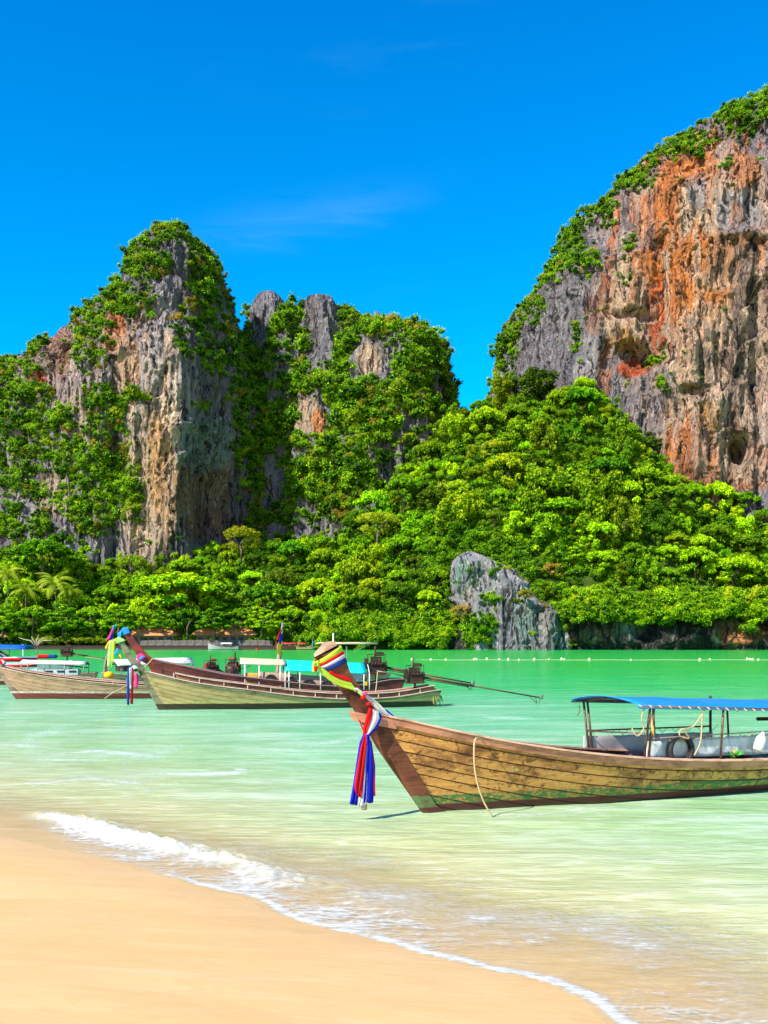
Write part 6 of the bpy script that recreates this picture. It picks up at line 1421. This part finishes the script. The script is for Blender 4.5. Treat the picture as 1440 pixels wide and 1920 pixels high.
# roofed boat with a mast behind the near prow
fg = Frame(612, 1287, 35)
Gg = simple_longtail(fg, 'boat with a flat cream roof and a thin mast behind the near prow', [(612, 1264), (650, 1268), (672, 1266)], [(612, 1287), (606, 1262)], 4.2, mw, None, beam=.7)
MB().tube([fg.pt(624, 1290, 0), fg.pt(625, 1187, 0)], .04, 6).build('mast', WHITEP, Gg)
zz = fg.pt(650, 1208, 0).z; r_ = MB(); r_.sheet([[Vector((fg.pt(px, 1208, 0).x, q, zz+(.06 if abs(q) < .5 else 0)+(0.0))) for q in (-.9, -.45, 0, .45, .9)] for px in (606, 630, 660, 693)], .07); cr = r_.build('roof', TCREAM, Gg)
MB().tube([fg.pt(650, 1212, 0), fg.pt(648, 1270, 0)], .04, 6).build('roof_post', WHITEP, cr)
MB().tube([fg.pt(664, 1222, 0), fg.pt(685, 1211, 0)], .025, 5).tube([fg.pt(636, 1222, 0), fg.pt(628, 1211, 0)], .025, 5).build('roof_brace', WHITEP, cr)
o = MB().box(fg.pt(643, 1241, 0), (.35, .3, .22), bev=.03).build('blue_bundle', CSKY); tag(o, 'small blue bundle on top of the turquoise canopy', 'bundle'); fg.place(o)
# white-canopied boat behind the grey-brown one
fd = Frame(-60, 1284, 6)
D_ = simple_longtail(fd, 'longtail boat with a narrow white awning behind the grey-brown boat', [(-60, 1258), (20, 1266), (100, 1266), (160, 1262)], [(-60, 1284), (-68, 1256)], 7.6, mw, None)
def ud(px): return fd.pt(px, 1240, 0).x
arch_roof(D_, (ud(44), ud(164)), (fd.pt(50, 1243, -.8).z, fd.pt(160, 1246, -.8).z), .18, .8, TWHITE, posts=[ud(46), ud(88), ud(126), ud(162)], post_z=.5, pr=.025, nseg=10, pm=STEEL, sag=.012)
b = MB().box(fd.pt(112, 1260, -.3), (2.4, 1.0, .35), bev=.02); cb = b.build('locker', simple('pale_grey_locker', (.42, .48, .48), .5), D_)
for k in range(3): MB().box(fd.pt(92+k*22, 1259, -.82), (.45, .02, .12)).build('slot', DARKM, cb)
MB().tube([fd.pt(85, 1243, -.5), fd.pt(165, 1252, -.5)], .045, 6).build('long_pole', IRON, D_)
# motor boat with blue bimini
fs = Frame(-30, 1266, 2, None)
S_ = fs.root('speedboat', 'white and red speedboat with a blue sun awning at the far left', 'speedboat')
def fpt(px, py, l): return fs.pt(px, py, l)
Ls = 8.4; hh = 1.55
secs = []
for k in range(13):
    t = k/12; wd = 1.25*(1-max(0, (t-.45)/.55)**2.2)+.02; zb = -.3+.25*max(0, (t-.6)/.4)**2; zt2 = hh*(.78+.22*t); x = -4.2+Ls*t
    secs.append([Vector((x, -wd*.25, zb)), Vector((x, -wd*.85, .15)), Vector((x, -wd, zt2*.72)), Vector((x, -wd*.97, zt2)), Vector((x, wd*.97, zt2)), Vector((x, wd, zt2*.72)), Vector((x, wd*.85, .15)), Vector((x, wd*.25, zb))])
loft(secs).build('hull', WHITEP, S_)
for z0, z1 in ((1.10, 1.38), (.66, .84)):
    rows = [[Vector((-4.2+Ls*k/12, -(1.25*(1-max(0, (k/12-.45)/.55)**2.2)+.02)*1.006-.012, z)) for z in (z0, z1)] for k in range(13)]
    MB().sheet(rows, .01).build('red_stripe', CRED, S_)
b = MB().slab([Vector((-2.2, y, 1.45)) for y in (-.9, .9)]+[Vector((-1.6, y, 2.05)) for y in (.85, -.85)], [Vector((1.9, y, 1.45)) for y in (-.8, .8)]+[Vector((.9, y, 2.05)) for y in (.75, -.75)])
cb = b.build('cabin', simple('dark_glass', (.02, .04, .05), .15, spec=.8), S_)
MB().tube([Vector((-2.3, -.93, 1.5)), Vector((-1.65, -.88, 2.08)), Vector((.95, -.78, 2.08)), Vector((2.0, -.83, 1.5))], .05, 6).build('cabin_frame', WHITEP, cb)
arch_roof(S_, (-2.6, fpt(56, 1212, 0).x), (2.18, 2.1), .30, 1.15, TROYAL, name='awning', posts=[-2.3, -.4, 1.6], post_z=1.4, pr=.03, nseg=8, pm=STEEL, sag=.01)
# long boat farther left with a motor seen above the awning
f2 = Frame(20, 1262, 3)
K_ = simple_longtail(f2, 'distant longtail boat with red cushions and a raised motor shaft, behind the white awning', [(20, 1238), (60, 1243), (110, 1243), (140, 1238)], [(20, 1262), (12, 1236)], 4.9, dict(plank=simple('grey_blue_hull', (.35, .42, .45), .6), inner=INW, wale=WHITEP, cap=WHITEP, post=BPOST), None)
engine(K_, f2.pt(126, 1232, 0), f2.pt(205, 1237, .2), f2.pt(104, 1228, 0), 1.1)
o = MB().box(f2.pt(82, 1231, -.4), (1.0, .7, .35), bev=.12).build('red_cushion', CRED); tag(o, 'red bundle in the distant boat beside a blue one', 'bundle'); f2.place(o)
o = MB().box(f2.pt(98, 1231, -.4), (.7, .7, .30), bev=.1).build('blue_cushion', CNAVY); tag(o, 'dark blue bundle in the distant boat beside the red one', 'bundle'); f2.place(o)
MB().tube([f2.pt(70, 1240, 0), f2.pt(71, 1215, 0)], .04, 5).build('rod', STEEL, K_); MB().tube([f2.pt(43, 1240, 0), f2.pt(43, 1208, 0)], .05, 5).build('rod', WHITEP, K_)
rope(f2, [(160, 1232, .5), (185, 1235, .5), (205, 1238, .5)], .03, 'long pale mooring line between the distant left boats')

# boats drawn up along the far beach
def far_boat(px0, px1, D, label, hullm, roof=None, roofspan=None, up=1.0, prow_h=2.4, flip=False):
    f = Frame(px0 if not flip else px1, 0, 0 if not flip else 180, D)
    r = f.root('longtail_boat', label, 'boat', 'boats drawn up on the far beach'); Lb = (px1-px0)/F*D
    secs = []
    for k in range(15):
        t = k/14; wd = .95*(1-math.exp(-t/.12))*(1-.4*max(0, (t-.6)/.4)**2)+.03; zt = .85+1.1*(1-t)**5+.35*max(0, (t-.75)/.25)**2; x = -.9*(1-t)**4+t*Lb
        secs.append([Vector((x+.6*(1-t)**3, 0, -.25)), Vector((x, -wd*.8, .25)), Vector((x, -wd, zt)), Vector((x, -wd+.12, zt)), Vector((x, wd-.12, zt)), Vector((x, wd, zt)), Vector((x, wd*.8, .25))])
    loft(secs).build('hull', hullm, r)
    loft([[Vector((-.1, -.07, 1.0)), Vector((.35, -.09, 1.4)), Vector((.35, .09, 1.4)), Vector((-.1, .07, 1.0))], [Vector((-1.0, -.08, prow_h)), Vector((-.7, -.08, prow_h+.1)), Vector((-.7, .08, prow_h+.1)), Vector((-1.0, .08, prow_h))]]).build('prow_post', BPOST if hullm is not MARO else MPOST, r)
    if roof:
        a, b = [(q-px0)/F*D if not flip else (px1-q)/F*D for q in roofspan]; a, b = min(a, b), max(a, b)
        arch_roof(r, (a, b), (1.75, 1.75), .35, .95, roof, posts=[a+.2, (a+b)/2, b-.2], post_z=.6, pr=.05, nseg=6, pm=STEEL, sag=.0)
    r.location.z = -.05; return r
far_boat(396, 447, 286, 'grey longtail boat with a white cover on the far beach below the concrete wall', simple('grey_hull', (.33, .33, .34), .7), TWHITE, (415, 436))
far_boat(522, 566, 285.5, 'red-roofed boat drawn up on the far shore, left one of the red pair', MARO, TRED, (527, 556))
far_boat(556, 584, 284, 'olive boat with a red roof and a blue prow cloth on the far shore', OLIVE, TRED, (558, 574), flip=True)
p = G(586, 1218.5); o = MB().tube([(0, 0, -.2), (0, 0, 2.9)], .10, 6).build('mooring_post', CSKY); o.location = (p.x, 283, 0); tag(o, 'blue-wrapped post standing at the far shoreline beside the olive boat', 'post')
p = W(483, 1217, 284); o = MB().lathe([(.1, -.2), (.5, -.1), (.45, .25), (.1, .4)], (0, 0, 0), 10).build('red_float', CRED); o.location = (p.x, 283, .1); tag(o, 'red and white float on the water near the far wall', 'float')
